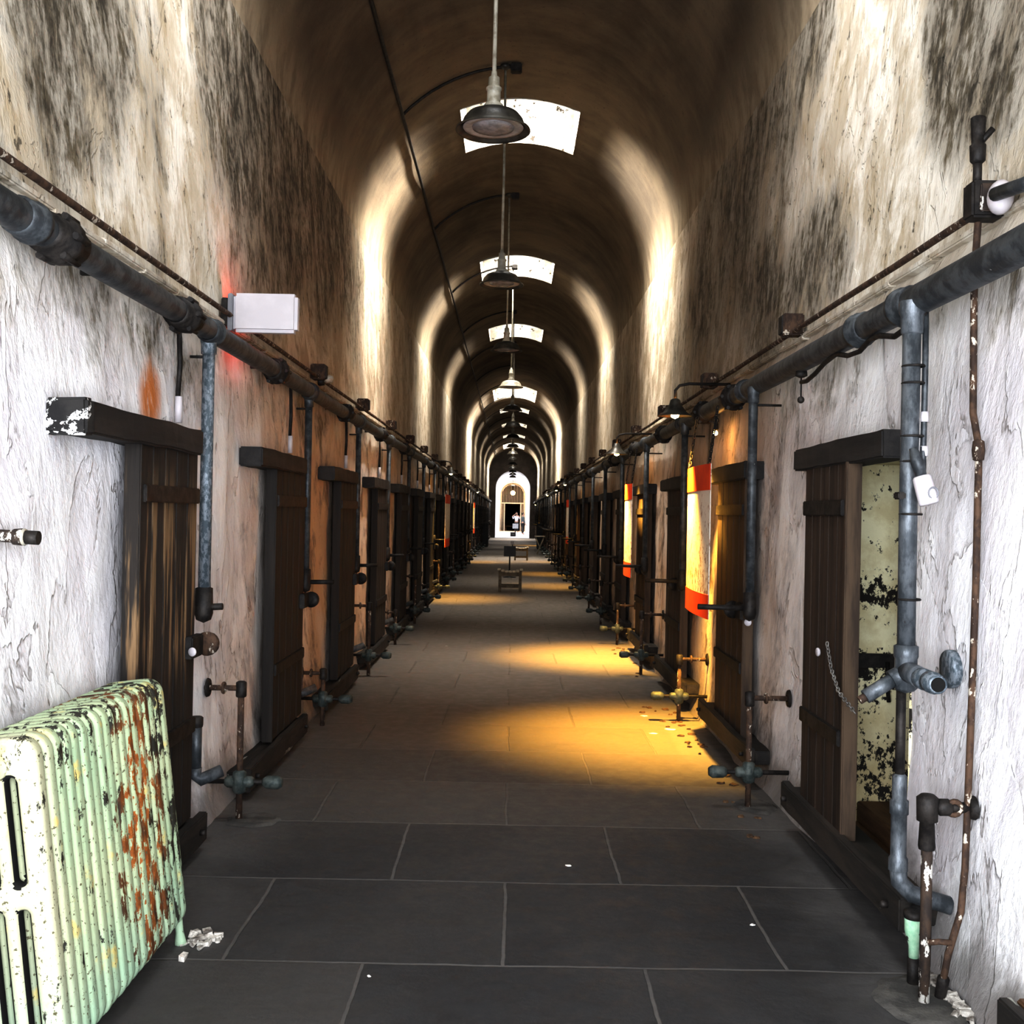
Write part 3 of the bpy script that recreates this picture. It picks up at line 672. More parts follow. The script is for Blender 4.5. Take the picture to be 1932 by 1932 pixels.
MB().lathe([(.018, 0), (.022, .05), (.014, .10)], q - ax * .05, -ax, 12, True).build('cable_gland', 'pipe', sn)
MB().box((1.34, 3.775, q.z - .03), (1.41, 3.83, q.z - .005), .004).build('strap', 'iron', sn)

rp = thing('riser_pipe', 'flaking rusty riser pipe with horizontal valve at the front right', 'pipe', P(1742, 1895, Z=0))
b0 = Vector(rp.location); zt = P(1742, 1522, Y=b0.y).z
MB().tube([(b0.x, b0.y, -.01), (b0.x + .002, b0.y, zt * .5), (b0.x, b0.y, zt - .05)], .0185, 12).build('pipe', 'rustw', rp)
MB().lathe([(.026, -.14), (.028, -.13), (.024, -.05), (.034, -.045), (.036, .03), (.022, .042), (.002, .044)], (b0.x, b0.y, zt), seg=14).build('tee', 'iron', rp)
arm = MB().tube([(b0.x, b0.y, zt), (1.57, b0.y, zt)], .018, 10).lathe([(.018, 0), (.028, .01), (.028, .04), (.02, .05)], (b0.x + .03, b0.y, zt), (1, 0, 0), 10).build('arm', 'iron', rp)
MB().torus((b0.x + .085, b0.y - .01, zt), (0, 1, 0), .022, .010, 14, 6).build('union_ring', 'rust', arm)
MB().lathe([(.04, 0), (.036, -.02), (.02, -.022)], (1.55, b0.y, zt), (1, 0, 0), 12).build('wall_flange', 'iron', rp)

g0 = P(1722, 1860, Z=0); gv = thing('floor_valve', 'mint green flaking funnel valve on short pipe at front right', 'valve', g0)
MB().tube([(g0.x, g0.y, -.01), (g0.x, g0.y, .10)], .021, 10).build('base_pipe', 'iron', gv)
MB().lathe([(.017, .09), (.018, .14), (.022, .155), (.027, .17), (.032, .19), (.033, .235), (.026, .245)], g0, seg=16, cap=True).build('body', 'greenp', gv)
MB().lathe([(.034, .235), (.036, .24), (.036, .258), (.020, .262), (.002, .262)], g0, seg=16).build('cap', 'iron', gv)

pp = [P(1847, 400, X=1.50), P(1842, 470, X=1.51), P(1838, 560, X=1.525), P(1836, 780, X=1.53), P(1847, 845, X=1.53), P(1841, 1100, X=1.53), P(1830, 1400, X=1.53), P(1820, 1640, X=1.52), P(1812, 1720, X=1.50), P(1788, 1800, X=1.45), P(1772, 1885, Z=0)]
rc = thing('wall_conduit', 'thin rusty conduit running down the right wall to the floor', 'conduit', pp[-1])
MB().tube(pp, .0115, 10).build('pipe', 'rust', rc)
MB().lathe([(.011, -.035), (.018, -.03), (.021, 0), (.018, .03), (.011, .035)], P(1846, 850, X=1.525), (0, 0, 1), 12).build('coupling', 'rust', rc)
MB().lathe([(.018, 0), (.020, .10), (.012, .11)], pp[-1], Vector(pp[-2]) - Vector(pp[-1]), 10).build('sleeve', 'iron', rc)
MB().tube([P(1795, 1778, X=1.46), P(1770, 1776, X=1.42), P(1750, 1778, X=1.39)], .010, 8).build('cross_link', 'rust', rc)

q = P(1855, 385, X=1.51); jb = thing('switch_box', 'black iron switch box with upright stub on the upper right wall', 'box', q)
MB().box(q + Vector((-.055, -.05, -.055)), q + Vector((.05, .03, .065)), .008).build('body', 'iron', jb)
MB().box(q + Vector((-.035, -.062, -.04)), q + Vector((.04, -.048, .05)), .004).rough(.004, 30).build('cover', 'rustw', jb)
MB().tube([q + Vector((-.02, 0, .06)), q + Vector((-.02, 0, .16))], .014, 10).build('neck', 'iron', jb)
MB().lathe([(.014, 0), (.024, .01), (.026, .06), (.02, .065), (.022, .10), (.024, .15), (.016, .155)], q + Vector((-.02, 0, .13)), (0, 0, 1), 12, True).build('stub', 'iron', jb)
MB().tube([q + Vector((-.02, 0, .19)), q + Vector((.02, -.02, .24))], .010, 8).build('lever', 'iron', jb)
q2 = P(1888, 372, X=1.52); gl = thing('conduit_outlet', 'white rounded outlet with grey pipe right of the black switch box', 'conduit', q2)
MB().ball(q2, .055, 16, (.7, .9, 1)).build('dome', 'wplast', gl)
MB().tube([q2 + Vector((-.03, -.03, .0)), P(1932, 348, X=1.50), P(1990, 318, X=1.50)], .022, 12).build('pipe', 'galv', gl)

pts = [(1745, 575, 1.44), (1715, 603, 1.43), (1688, 622, 1.42), (1660, 620, 1.42), (1642, 628, 1.43), (1622, 650, 1.42), (1600, 658, 1.42), (1578, 655, 1.43), (1556, 672, 1.43), (1538, 692, 1.42), (1522, 706, 1.42), (1512, 708, 1.42)]
cb = thing('hanging_cable', 'looping black cable with lamp holder under the thick right pipe', 'cable', P(1512, 708, X=1.42))
MB().tube([P(a, b_ + 13, X=x - .02) for a, b_, x in pts], .011, 8).build('cable', 'iron', cb)
q = P(1512, 705, X=1.42)
MB().lathe([(.006, .02), (.028, .012), (.03, -.012), (.012, -.02)], q, seg=12, cap=True).build('cap', 'iron', cb)
MB().tube([q, q + Vector((0, 0, -.12))], .004, 6).build('pull_cord', 'iron', cb)
MB().ball(q + Vector((0, 0, -.13)), .018, 10).build('pull_knob', 'iron', cb)

# chain across the open right doorway
ch = [P(1560, 1212, X=1.405), P(1568, 1262, X=1.395), P(1582, 1305, X=1.39), P(1613, 1345, X=1.41)]
def chain(m, pts, n, L=.014, r=.003):
    """oval links along a polyline"""
    segs = [(Vector(a), Vector(b_)) for a, b_ in zip(pts, pts[1:])]; tot = sum((b_ - a).length for a, b_ in segs)
    for i in range(n):
        d = tot * (i + .5) / n
        for a, b_ in segs:
            l = (b_ - a).length
            if d <= l: break
            d -= l
        c = a + (b_ - a) * min(1, d / l); t = (b_ - a).normalized(); sd = t.orthogonal().normalized(); nn = t.cross(sd)
        m.torus(c, sd if i % 2 else nn, L * .55, r, 10, 5, 1.75, t)
    return m
tag(chain(MB(), ch, 24).build('door_chain', 'steel'), 'thin steel chain hanging from the open brown right door', 'chain')
q = P(1543, 1230, X=1.415); tag(MB().lathe([(.001, -.004), (.019, -.004), (.020, 0), (.019, .004), (.001, .004)], q, (1, .2, 0), 18).build('door_tag', 'wplast'), 'round white tag on the open brown right door beside the chain', 'tag')
q = P(363, 1230, X=-1.40); tag(MB().lathe([(.001, -.004), (.019, -.004), (.020, 0), (.019, .004), (.001, .004)], q, (.3, 1, 0), 18).build('door_tag', 'wplast'), 'round white tag under the lock of the nearest left door', 'tag')
q = P(1411, 1174, X=1.38); tag(MB().lathe([(.001, -.004), (.021, -.004), (.022, 0), (.021, .004), (.001, .004)], q, (.6, 1, 0), 18).build('door_tag', 'wplast'), 'round white tag hanging at the foot of the second right downpipe', 'tag')
# iron strap low on the yellow reveal
st = thing('iron_strap', 'dark iron strap with hook across the yellow doorway reveal', 'strap', (1.75, 5.2, .93))
MB().box((1.60, 5.19, .90), (2.0, 5.215, .965), .004).rough(.005, 14).build('bar', 'iron', st)
MB().tube([(1.80, 5.18, .93), (1.80, 5.17, .80), (1.81, 5.18, .74)], .010, 8).build('hook', 'iron', st)

# left wall stub at the frame edge
q = P(30, 1013, X=-1.48); hs = thing('hose_coupling', 'corroded hose coupling with black cap sticking out of the left wall', 'valve', q)
MB().tube([(-1.57, q.y, q.z + .005), (-1.46, q.y, q.z)], .019, 12).lathe([(.019, 0), (.024, .004), (.026, .03), (.022, .034)], (-1.49, q.y, q.z), (1, 0, 0), 14).build('body', 'rustw', hs)
MB().torus((-1.455, q.y, q.z), (1, 0, 0), .021, .006, 14, 6).build('ring', 'enamel_l', hs)
MB().tube([(-1.455, q.y, q.z), (-1.412, q.y, q.z - .002)], .021, 14).build('cap', 'iron', hs)

# exit light box on the left wall
q = P(500, 592, Y=5.85); ex = thing('wall_light_box', 'white rounded light box jutting out of the left wall with red glow', 'light', (-1.56, 5.85, q.z))
bx = MB().box((P(441, 590, Y=5.85).x, 5.81, q.z - .105), (P(563, 590, Y=5.85).x, 5.89, q.z + .105), .018); bx.build('housing', 'wplast', ex)
xb0 = P(441, 590, Y=5.85).x
MB().box((xb0 - .022, 5.80, q.z - .10), (xb0 + .004, 5.90, q.z + .10), .005).build('end_plate', 'grey', ex)
MB().box((-1.58, 5.80, q.z - .075), (xb0 - .018, 5.90, q.z + .075), .006).rough(.005, 25).build('mounting_bracket', 'iron', ex)
MB().lathe([(.001, .004), (.012, .003), (.014, 0)], (xb0 + .06, 5.892, q.z - .04), (0, 1, 0), 10).build('indicator', 'led', ex)
light('red_sign_glow', 'POINT', (-1.44, 5.97, q.z - .02), 2.2, (1, .04, .02), shadow_soft_size=.03)
q = P(610, 715, X=-1.5); wl = thing('bulkhead_bulb', 'small clear bulb holder on the left ledge beyond the white light box', 'lamp', q)
MB().lathe([(.03, 0), (.035, .01), (.03, .05)], q + Vector((-.04, 0, -.02)), (1, 0, 0), 12, True).build('holder', 'iron', wl)
MB().ball(q + Vector((.04, 0, 0)), .034, 14, (1.3, 1, 1)).build('glass', 'enamel_l', wl)

# ------------------------------------------------------------------ radiator
PITCH = .0605; NS = 18; LEAN = R(-7.2)
ra = thing('radiator', 'pale green chipped cast iron radiator leaning against the left wall', 'radiator', (-1.155, 2.93, 0.0)); ra.rotation_euler = (0, LEAN, 0)
def rrect(x0, x1, z0, z1, r, n=6):
    pts = []
    for cx, cz, a0 in ((x1 - r, z1 - r, 0), (x0 + r, z1 - r, 90), (x0 + r, z0 + r, 180), (x1 - r, z0 + r, 270)):
        for i in range(n + 1): a = R(a0 + 90 * i / n); pts.append((cx + r * math.cos(a), cz + r * math.sin(a)))
    return pts
def section_mesh(feet):
    cu = bpy.data.curves.new('section', 'CURVE'); cu.dimensions = '2D'; cu.fill_mode = 'BOTH'; cu.extrude = .010; cu.bevel_depth = .0175; cu.bevel_resolution = 3; cu.offset = -.0175
    def spl(pts):
        sp = cu.splines.new('POLY'); sp.points.add(len(pts) - 1); sp.use_cyclic_u = True
        for p, (x, z) in zip(sp.points, pts): p.co = (x, z, 0, 1)
    spl(rrect(-.235, 0, .075, .985, .06))
    w = .034
    for cx in (-.0815, -.1535):
        spl(list(reversed(rrect(cx - w / 2, cx + w / 2, .585, .875, .015)))); spl(list(reversed(rrect(cx - w / 2, cx + w / 2, .16, .515, .015))))
    ob = bpy.data.objects.new('tmp', cu); C.objects.link(ob)
    me = bpy.data.meshes.new_from_object(ob.evaluated_get(bpy.context.evaluated_depsgraph_get()))
    bpy.data.objects.remove(ob); me.transform(Matrix(((1, 0, 0, 0), (0, 0, -1, 0), (0, 1, 0, 0), (0, 0, 0, 1))))
    b = bmesh.new(); b.from_mesh(me)
    if feet:
        for fx in (-.03, -.205):
            mm = MB(); mm.lathe([(.016, .10), (.015, .05), (.020, .02), (.024, .0)], (fx, 0, 0), seg=10, cap=True); tmp = bpy.data.meshes.new('f'); mm.b.to_mesh(tmp); mm.b.free(); b.from_mesh(tmp)
    for v in b.verts: v.co += mnoise.noise_vector(v.co * 16) * .0025
    for f in b.faces: f.smooth = True
    bmesh.ops.recalc_face_normals(b, faces=b.faces[:]); b.to_mesh(me); b.free(); me.materials.clear(); me.materials.append(M['rad']); me.materials.append(M['hole'])
    for p in me.polygons:
        c = p.center; p.material_index = 0
        for cx in (-.0815, -.1535):
            if abs(c.x - cx) < w / 2 + .001 and (.57 < c.z < .89 or .14 < c.z < .53) and abs(c.y) < .0245: p.material_index = 1  # slot walls near-black: unpainted iron, with the shade inside painted in
    return me
me_s, me_f = section_mesh(False), section_mesh(True)
for k in range(NS):
    o = bpy.data.objects.new('section', me_f if k in (0, NS - 1) else me_s); C.objects.link(o); o.parent = ra; o.location = (rnd.uniform(-.002, .002), .03 + k * PITCH, 0)
for zz, nm in ((.14, 'lower_port'), (.91, 'upper_port')):
    for y, d in ((.004, -1), (.03 + NS * PITCH - .03, 1)):
        mm = MB(); mm.lathe([(.038, 0), (.036, .010), (.026, .014), (.026, .022), (.002, .024)], (0, 0, 0), (0, d, 0), 12)
        o = mm.build(nm, 'rad'); o.parent = ra; o.location = (-.118, y, zz)

# ------------------------------------------------------------------ banners and their lamps
def banner(s, ya, yb, label):
    X = 1.30; z0, z1 = .93, 1.96
    t = thing('hanging_banner', label, 'banner', (s * X, ya, z0), 'orange and white banners hung on chains')
    def sheet(za, zb, name, mat_, off):
        m = MB(); n = 10; cols = []
        for i in range(n + 1):
            y = ya + (yb - ya) * i / n; bow = .02 * math.sin(math.pi * i / n)
            cols.append([[m.b.verts.new((s * (X - bow - off + d), y, z)) for z in (za, zb)] for d in (0, .006)])
        for a, c in zip(cols, cols[1:]):
            m.b.faces.new((a[0][0], c[0][0], c[0][1], a[0][1])); m.b.faces.new((a[1][0], a[1][1], c[1][1], c[1][0]))
            m.b.faces.new((a[0][1], c[0][1], c[1][1], a[1][1])); m.b.faces.new((a[0][0], a[1][0], c[1][0], c[0][0]))
        for c in (cols[0], cols[-1]): m.b.faces.new((c[0][0], c[0][1], c[1][1], c[1][0]))
        return m.build(name, mat_, t)
    sheet(z0, z1, 'sheet', 'banner', 0); sheet(z1 - .175, z1, 'header_band', 'orange', .004); sheet(z0, z0 + .16, 'footer_band', 'orange', .004)
    for y in (ya + .06, yb - .06): chain(MB(), [(s * X, y, z1), (s * (X + .05), y, 2.34)], 16, .02, .004).build('chain', 'iron', t)
    return t
BN = [(1, 7.16, 8.08, 'nearest orange and white banner hanging on the right wall'), (1, 11.85, 12.6, 'second orange banner from the front on the right, lit yellow'), (1, 25.2, 26.2, 'third orange banner from the front on the right wall'),
      (-1, 21.0, 22.6, 'nearest orange banner hanging on the left wall'), (-1, 36.2, 37.5, 'small far orange banner on the left wall')]
for a in BN: banner(*a)

def wall_lamp(s, y, z, label, power, X=1.17, lit=True):
    t = thing('wall_lamp', label, 'lamp', (s * X, y, z), 'enamel shaded lamps on bracket arms')
    x = s * X
    MB().lathe([(.02, .13), (.035, .12), (.045, .085), (.085, .03), (.125, .006), (.128, .0), (.122, .004), (.08, .022), (.03, .07)], (x, y, z), seg=24).build('lamp_shade', 'enamel', t)
    MB().tube([(x, y, z + .12), (x, y, z + .19), (x + s * .03, y, z + .225), (x + s * .10, y, z + .24), (s * 1.57, y, z + .24)], .011, 8).build('bracket_arm', 'iron', t)
    MB().lathe([(.03, .03), (.031, .0), (.027, -.02), (.001, -.033)], (x, y, z + .015), seg=14).build('bulb', 'bulb', t)
    return t
WL = [(1, 7.92, 2.335, 'nearest enamel bracket lamp on the right wall, over the near banner', 95), (1, 12.35, 2.30, 'second bracket lamp on the right wall with glowing bulb', 95), (1, 24.4, 2.28, 'third glowing bracket lamp on the right wall', 70),
      (1, 29.3, 2.26, 'fourth glowing bracket lamp on the right wall', 60), (1, 37.0, 2.26, 'fifth glowing bracket lamp on the right wall', 50), (1, 56.0, 2.1, 'farthest glowing bracket lamp on the right wall', 60),
      (-1, 20.4, 2.33, 'lone glowing bracket lamp on the left wall by the orange banner', 90), (-1, 36.0, 2.3, 'far bracket lamp on the left wall by the small banner', 60)]
for s, y, z, l, p in WL:
    wall_lamp(s, y, z, l, p)
    light('bracket_lamp_light', 'SPOT', (s * 1.17, y, z - .025), p * (11.5 if y < 15 else 4.5), (1, .57, .11), (0, 0, 0), spot_size=R(76), spot_blend=1.0, shadow_soft_size=.03)
# extra bulb on a hook by the near banner
q = P(1350, 815, X=1.44); hb = thing('hook_bulb', 'small glowing bulb on a hook above the nearest right banner', 'lamp', q)
MB().lathe([(.006, .07), (.02, .06), (.022, .02), (.015, .01)], q, seg=12, cap=True).build('holder', 'iron', hb)
MB().torus(q + Vector((0, 0, .085)), (0, 1, 0), .02, .004, 12, 5).build('hook', 'iron', hb)
MB().ball(q + Vector((0, 0, -.008)), .017, 10).build('bulb', 'bulb', hb)
light('hook_bulb_light', 'SPOT', q + Vector((0, 0, -.03)), 80, (1, .58, .14), (0, 0, 0), spot_size=R(60), spot_blend=.6, shadow_soft_size=.02)
# glowing globe at the far end
gl = thing('globe_lamp', 'glowing warm globe lamp hanging in front of the far gate', 'lamp', (0, 100, 3.55))
MB().ball((0, 100, 3.55), .20, 16).build('globe', 'bulb', gl); MB().tube([(0, 100, 3.75), (0, 100, 4.5)], .02, 8).build('rod', 'iron', gl)
light('globe_light', 'POINT', (0, 99.6, 3.5), 22, (1, .6, .2), shadow_soft_size=.2)
for k, y in enumerate((78.0, 90.0)):
    o = dup_tree(ptree); o.location = (0, y, 3.98 if k == 0 else 3.95); o['label'] = ('nearer dark pendant lamp under the white far arch', 'farther dark pendant lamp under the white far arch')[k]; o['group'] = 'pendant lamps in the bright passage'
    o.scale = (1, 1, .33)

# ------------------------------------------------------------------ stools, signs, boxes
def stool(label, c, w):
    t = thing('slatted_stool', label, 'stool', c, 'slatted stools in the middle of the corridor'); x, y, _ = c; h = .46
    for k in range(7):
        f = -1 + 2 * k / 6; zz = h - .045 * (1 - f * f)
        MB().box((x + f * w * .46 - .032, y - .2, zz - .016), (x + f * w * .46 + .032, y + .2, zz + .010), .005).build('slat', 'seat', t)
    for sx in (-1, 1):
        for sy in (-1, 1): MB().box((x + sx * (w * .42) - .028, y + sy * .17 - .025, 0), (x + sx * (w * .42) + .028, y + sy * .17 + .025, h - .02), .005).build('leg', 'seatleg', t)
        MB().box((x + sx * w * .42 - .02, y - .15, .34), (x + sx * w * .42 + .02, y + .15, .41), .004).build('side_rail', 'seatleg', t)
    for sy in (-1, 1): MB().box((x - w * .40, y + sy * .17 - .014, .09), (x + w * .40, y + sy * .17 + .014, .145), .004).build('stretcher', 'seatleg', t)
    MB().box((x - w * .40, y - .185, .33), (x + w * .40, y - .155, .405), .004).build('front_rail', 'seatleg', t)
    return t
c = P(962, 1116, Z=0); stool('nearer small wooden stool with curved slatted seat', c, .50)
c = P(983, 1057, Z=0); stool('farther small wooden stool beyond the black sign', c, .50)
def sign(label, x, y, w, h, zc, mat_='signb'):
    t = thing('floor_sign', label, 'sign', (x, y, 0), 'signs on posts in the corridor')
    MB().lathe([(.17, 0), (.17, .012), (.03, .03), (.02, .05)], (x, y, 0), seg=20, cap=True).build('base', 'signb', t)
    MB().tube([(x, y, .03), (x, y, zc)], .018, 8).build('post', 'signb', t)
    MB().box((x - w / 2, y - .035, zc - h / 2), (x + w / 2, y - .012, zc + h / 2), .006).build('panel', mat_, t); return t
q = P(962, 1040, Y=27.5); sign('black square sign on a thin post behind the nearer stool', q.x, 27.5, .30, .26, q.z)
q = P(967, 1024, Y=45); sign('small pale sign on a post farther down the corridor', q.x, 45, .16, .14, q.z, 'wplast')
def chest(label, x, y, w, d, h, mat_='signb'):
    t = thing('storage_case', label, 'box', (x, y, 0)); MB().box((x - w / 2, y - d / 2, 0), (x + w / 2, y + d / 2, h * .8), .01).build('body', mat_, t)
    MB().box((x - w / 2 - .01, y - d / 2 - .01, h * .8), (x + w / 2 + .01, y + d / 2 + .01, h), .01).build('lid', mat_, t)
    MB().box((x - .07, y - d / 2 - .03, h * .5), (x + .07, y - d / 2, h * .58), .005).build('handle', 'grey', t); return t
q = P(968, 1012, Z=0); chest('black case on the white floor of the far passage', q.x, 78, .38, .3, .30)
def cabinet(label, s, y, zt, zb=0.0):
    t = thing('wall_cabinet', label, 'cabinet', (s * 1.4, y, zb)); MB().box((s * 1.16, y, zb), (s * 1.40, y + .5, zt), .015).build('carcass', 'signb', t)
    MB().box((s * 1.14, y + .03, zb + .04), (s * 1.16, y + .47, zt - .04), .006).build('door', 'iron', t)
    MB().ball((s * 1.13, y + .1, (zb + zt) / 2), .02, 8).build('knob', 'grey', t); return t
cabinet('tall black cabinet against the left wall near the far arch', -1, 52, 1.15); cabinet('tall black cabinet against the right wall near the far arch', 1, 50, 1.2)
t = thing('trestle_table', 'small pale trestle table by the right wall near the far end', 'table', (1.05, 44, 0))
MB().box((.92, 43.7, .70), (1.34, 44.5, .735), .005).build('tabletop', 'seat', t)
for y in (43.8, 44.4):
    MB().tube([(.95, y, .70), (1.25, y, 0)], .018, 6).build('leg', 'seat', t); MB().tube([(1.30, y, .70), (1.02, y, 0)], .018, 6).build('leg', 'seat', t)
t = thing('lectern', 'grey reading panel on a black stand in the far passage', 'sign', (.24, 82, 0))
MB().box((.02, 81.9, .50), (.46, 81.96, .90), .01, Matrix.Rotation(R(-25), 3, 'X')).build('panel', 'grey', t)
MB().tube([(.24, 82, .62), (.24, 82, .02)], .035, 8).build('post', 'signb', t); MB().lathe([(.2, 0), (.2, .02), (.04, .04)], (.24, 82, 0), seg=16, cap=True).build('base', 'signb', t)
t = thing('plank_bench', 'low brown bench beyond the far gate', 'bench', (-.1, 106, 0))
MB().box((-.8, 105.8, .38), (.6, 106.2, .46), .01).build('seat', 'oak', t)
for x in (-.65, .45): MB().box((x - .05, 105.85, 0), (x + .05, 106.15, .38), .01).build('leg', 'oak', t)

# ------------------------------------------------------------------ people in the far passage
def body(name, mat_, chains, parent, o0):
    """joint chains grown into one skinned surface; chains share their first joint"""
    me = bpy.data.meshes.new(name); vs, es, rs, idx = [], [], [], {}
    for chn in chains:
        prev = None
        for (p, r) in chn:
            key = tuple(round(c, 3) for c in p)
            if key not in idx: idx[key] = len(vs); vs.append(Vector(p)); rs.append(r)
            if prev is not None: es.append((prev, idx[key]))
            prev = idx[key]
    me.from_pydata(vs, es, []); o = bpy.data.objects.new(name, me); C.objects.link(o); o.parent = parent
    m = o.modifiers.new('skin', 'SKIN'); sv = me.skin_vertices[0].data if me.skin_vertices else None
    if sv is None:
        bpy.context.view_layer.objects.active = o; bpy.ops.mesh.customdata_skin_add(); sv = me.skin_vertices[0].data
    for v, r in zip(sv, rs): v.radius = (r, r); 
    sv[0].use_root = True
    m.use_smooth_shade = True; o.modifiers.new('sub', 'SUBSURF').render_levels = 2; me.materials.append(M[mat_]); return o
def person(label, loc, rz, arms, top, bottom, k=1.0):
    t = thing('person', label, 'person', loc); t.rotation_euler = (0, 0, rz); t.scale = (k, k, k)
    pelvis, chest_, neck = (0, 0, .92), (0, .0, 1.30), (0, 0, 1.45)
    legs = [[(pelvis, .14), ((s * .10, 0, .84), .10), ((s * .11, -.03, .48), .062), ((s * .12, .03, .09), .045), ((s * .13, -.12, .035), .036)] for s in (-1, 1)]
    armc = [[(chest_, .15), ((s * .19, 0, 1.39), .062), a[0] + (.045,) if False else (a[0], .045), (a[1], .034), (a[2], .028)] for s, a in zip((-1, 1), arms)]
    bd = body('body', 'skin', [[(pelvis, .13), ((0, 0, 1.1), .125), (chest_, .145), (neck, .055), ((0, -.01, 1.54), .06), ((0, -.015, 1.63), .092), ((0, -.005, 1.72), .075)]] + legs + armc, t, loc)
    body('trousers', bottom, [[(pelvis, .155), ((s * .10, 0, .82), .115), ((s * .11, -.03, .48), .08), ((s * .12, .03, .11), .065)] for s in (-1, 1)], t, loc)
    body('top', top, [[(pelvis, .158), ((0, 0, 1.1), .148), (chest_, .17), ((0, 0, 1.42), .085)]] + [[(chest_, .17), ((s * .19, 0, 1.39), .078), (a[0], .060), (a[1], .046)] for s, a in zip((-1, 1), arms)], t, loc)
    h = MB().ball((0, .02, 1.685), .108, 14, (.92, 1.0, 1.0)); 
    for v in list(h.b.verts):
        if v.co.y < -.02 and v.co.z < 1.72: v.co.y = -.02
    h = h.build('hair', 'hair'); h.parent = t
    for s, a in zip((-1, 1), arms):
        w = Vector(a[2]); d = (w - Vector(a[1])).normalized(); side = Vector((1, 0, 0)) if abs(d.x) < .8 else Vector((0, 1, 0)); side = (side - d * side.dot(d)).normalized()
        m = MB(); m.ball(w + d * .05, .042, 10, (1, .7, 1.1))
        for i in range(4): m.tube([w + d * .07 + side * (-.027 + .018 * i), w + d * (.12 - .006 * abs(i - 1.5)) + side * (-.03 + .02 * i), w + d * .15 + side * (-.03 + .02 * i) + Vector((0, 0, -.015))], [.010, .009, .006], 6)
        m.tube([w + d * .03 + side * .035, w + d * .07 + side * .065, w + d * .10 + side * .07], [.011, .010, .007], 6)
        o = m.build('hand', 'skin'); o.parent = t
    f = MB(); f.ball((-.032, -.098, 1.655), .010, 8); f.ball((.032, -.098, 1.655), .010, 8); o = f.build('eyes', 'hair'); o.parent = t
    f = MB(); f.tube([(0, -.095, 1.66), (0, -.118, 1.625), (0, -.098, 1.615)], [.008, .014, .008], 6); f.ball((-.09, -.005, 1.64), .022, 8, (.4, .8, 1.3)); f.ball((.09, -.005, 1.64), .022, 8, (.4, .8, 1.3)); o = f.build('nose_and_ears', 'skin'); o.parent = t
    return t
q = P(975, 1004, Z=0); q = Vector((.36, 94, 0))
person('person in pale striped top raising a camera in the far passage', q, 0, [((-.30, -.10, 1.20), (-.36, -.30, 1.42), (-.16, -.36, 1.56)), ((.30, -.10, 1.18), (.26, -.30, 1.36), (.06, -.36, 1.52))], 'shirt', 'trouser')
cm = thing('camera_body', 'small dark camera held up by the person in the striped top', 'camera', q + Vector((-.05, -.50, 1.56)))
MB().box(q + Vector((-.12, -.53, 1.53)), q + Vector((.03, -.49, 1.62)), .008).build('body', 'signb', cm); MB().lathe([(.035, 0), (.035, .05), (.03, .055)], q + Vector((-.045, -.53, 1.575)), (0, -1, 0), 14, True).build('lens', 'iron', cm)
person('person in a slate grey coat standing at the right of the far passage', Vector((.84, 86, 0)), R(100), [((-.25, -.04, 1.14), (-.27, -.10, .90), (-.26, -.18, .82)), ((.25, .02, 1.14), (.28, -.04, .90), (.27, -.10, .80))], 'coat', 'trouser', .98)

# ------------------------------------------------------------------ bits on the floor
def flake_obj(name, mat_, p, r, label, cat, group, h=.006):
    m = MB(); n = 7; top = []; bot = []
    for i in range(n):
        a = 2 * math.pi * i / n; rr = r * rnd.uniform(.55, 1.15); x, y = rr * math.cos(a), rr * math.sin(a) * .8
        bot.append(m.b.verts.new(p + Vector((x, y, .001)))); top.append(m.b.verts.new(p + Vector((x * .85, y * .85, h * rnd.uniform(.7, 2.2)))))
    for i in range(n): m.b.faces.new((bot[i], bot[(i + 1) % n], top[(i + 1) % n], top[i]))
    m.b.faces.new(top); m.b.faces.new(list(reversed(bot)))
    o = m.build(name, mat_); return tag(o, label, cat, group)
for i in range(46):
    y = rnd.choice((rnd.uniform(5.4, 7), rnd.uniform(7.3, 9.8), rnd.uniform(9.5, 14), rnd.uniform(7.5, 9.2))); x = min(1.36, 1.40 - abs(rnd.gauss(0, .16)))
    flake_obj('plaster_flake', 'chip', Vector((x, y, 0)), rnd.uniform(.012, .04), 'brown plaster flake on the floor along the right wall', 'debris', 'plaster flakes along the right wall')
for (px, py, r, l) in ((1073, 1633, .018, 'small white paper scrap alone on the dark near flagstones'), (843, 1219, .02, 'small white scrap on the left part of the floor'), (1216, 1351, .035, 'white paper scrap on the yellow lit floor, upper one'),
                       (1262, 1376, .055, 'largest white paper scrap in the yellow lit pool'), (1232, 1384, .035, 'thin white scrap left of the largest paper scrap'), (697, 1842, .008, 'tiny white chip on the floor right of the radiator'), (1420, 1745, .012, 'tiny pale chip on the dark floor at right')):
    flake_obj('paper_scrap', 'paper', P(px, py, Z=0), r, l, 'scrap', 'white paper scraps', .002)
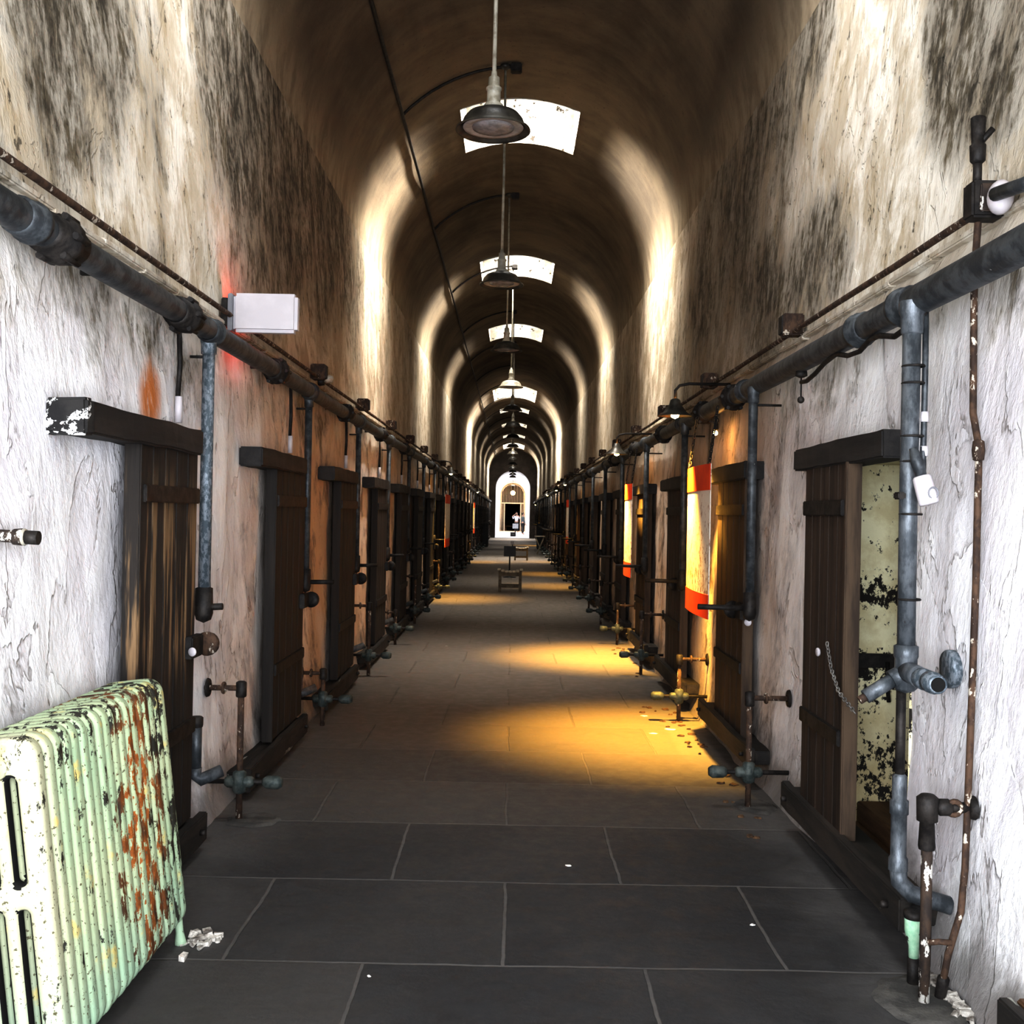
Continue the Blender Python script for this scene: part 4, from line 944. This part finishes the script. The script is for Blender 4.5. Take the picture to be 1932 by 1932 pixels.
def patch(px, py, rx, ry, label, mat_='mortar', h=.012):
    c = P(px, py, Z=0); m = MB(); n = 28; ring = []; ri2 = []
    for i in range(n):
        a = 2 * math.pi * i / n; k = 1 + .22 * mnoise.noise(Vector((math.cos(a) * 2 + px, math.sin(a) * 2, 0)))
        ring.append(m.b.verts.new((min(c.x + rx * k * math.cos(a), 1.54), c.y + ry * k * math.sin(a), .0015))); ri2.append(m.b.verts.new((min(c.x + rx * .8 * k * math.cos(a), 1.50), c.y + ry * .8 * k * math.sin(a), h)))
    for i in range(n): f = m.b.faces.new((ring[i], ring[(i + 1) % n], ri2[(i + 1) % n], ri2[i])); f.smooth = True
    m.b.faces.new(ri2); tag(m.build('mortar_patch', mat_), label, 'patch', 'mortar patches round the floor pipes')
patch(1735, 1890, .15, .20, 'dark mortar patch round the pipes at the front right')
patch(1425, 1522, .12, .16, 'mortar patch round the second right riser pipe')
patch(480, 1548, .14, .13, 'mortar patch round the nearest left riser pipe')
def heap(c, n, spread, label):
    m = MB()
    for i in range(n):
        p = c + Vector((rnd.gauss(0, spread), rnd.gauss(0, spread * 1.3), 0)); r = rnd.uniform(.008, .03); p.x = max(-1.5, min(1.5, p.x)); r *= .7; q_ = Vector((r, r * rnd.uniform(.5, 1), r * .5)); m.box(p + Vector((0, 0, r * .5)) - q_, p + Vector((0, 0, r * .5)) + q_, 0, Matrix.Rotation(rnd.uniform(0, 3), 3, 'Z') @ Matrix.Rotation(rnd.uniform(-.5, .5), 3, 'X'))
    o = m.rough(.008, 30).build('rubble_heap', 'rubble'); tag(o, label, 'rubble'); o['kind'] = 'stuff'
heap(P(378, 1775, Z=0), 26, .035, 'pale crumbled plaster under the far foot of the radiator')
heap(P(1820, 1885, Z=0), 40, .06, 'pale crumbled plaster at the foot of the right wall in front')

# ------------------------------------------------------------------ light behind the camera, world
light('daylight_behind', 'AREA', (0, -.6, 1.8), 285, (.90, .94, 1.0), (R(90), 0, 0), shape='RECTANGLE', size=2.6, size_y=2.6)
w = bpy.data.worlds.new('world'); sc.world = w; w.use_nodes = True
bg = w.node_tree.nodes['Background']; bg.inputs[0].default_value = (.75, .83, 1, 1); bg.inputs[1].default_value = 1.2
sc.view_settings.view_transform = 'Standard'
sc.view_settings.look = 'None'
sc.view_settings.exposure = 0.75
sc.view_settings.gamma = 0.72
sc.cycles.max_bounces = 6; sc.cycles.diffuse_bounces = 3; sc.cycles.glossy_bounces = 2; sc.cycles.adaptive_threshold = .03
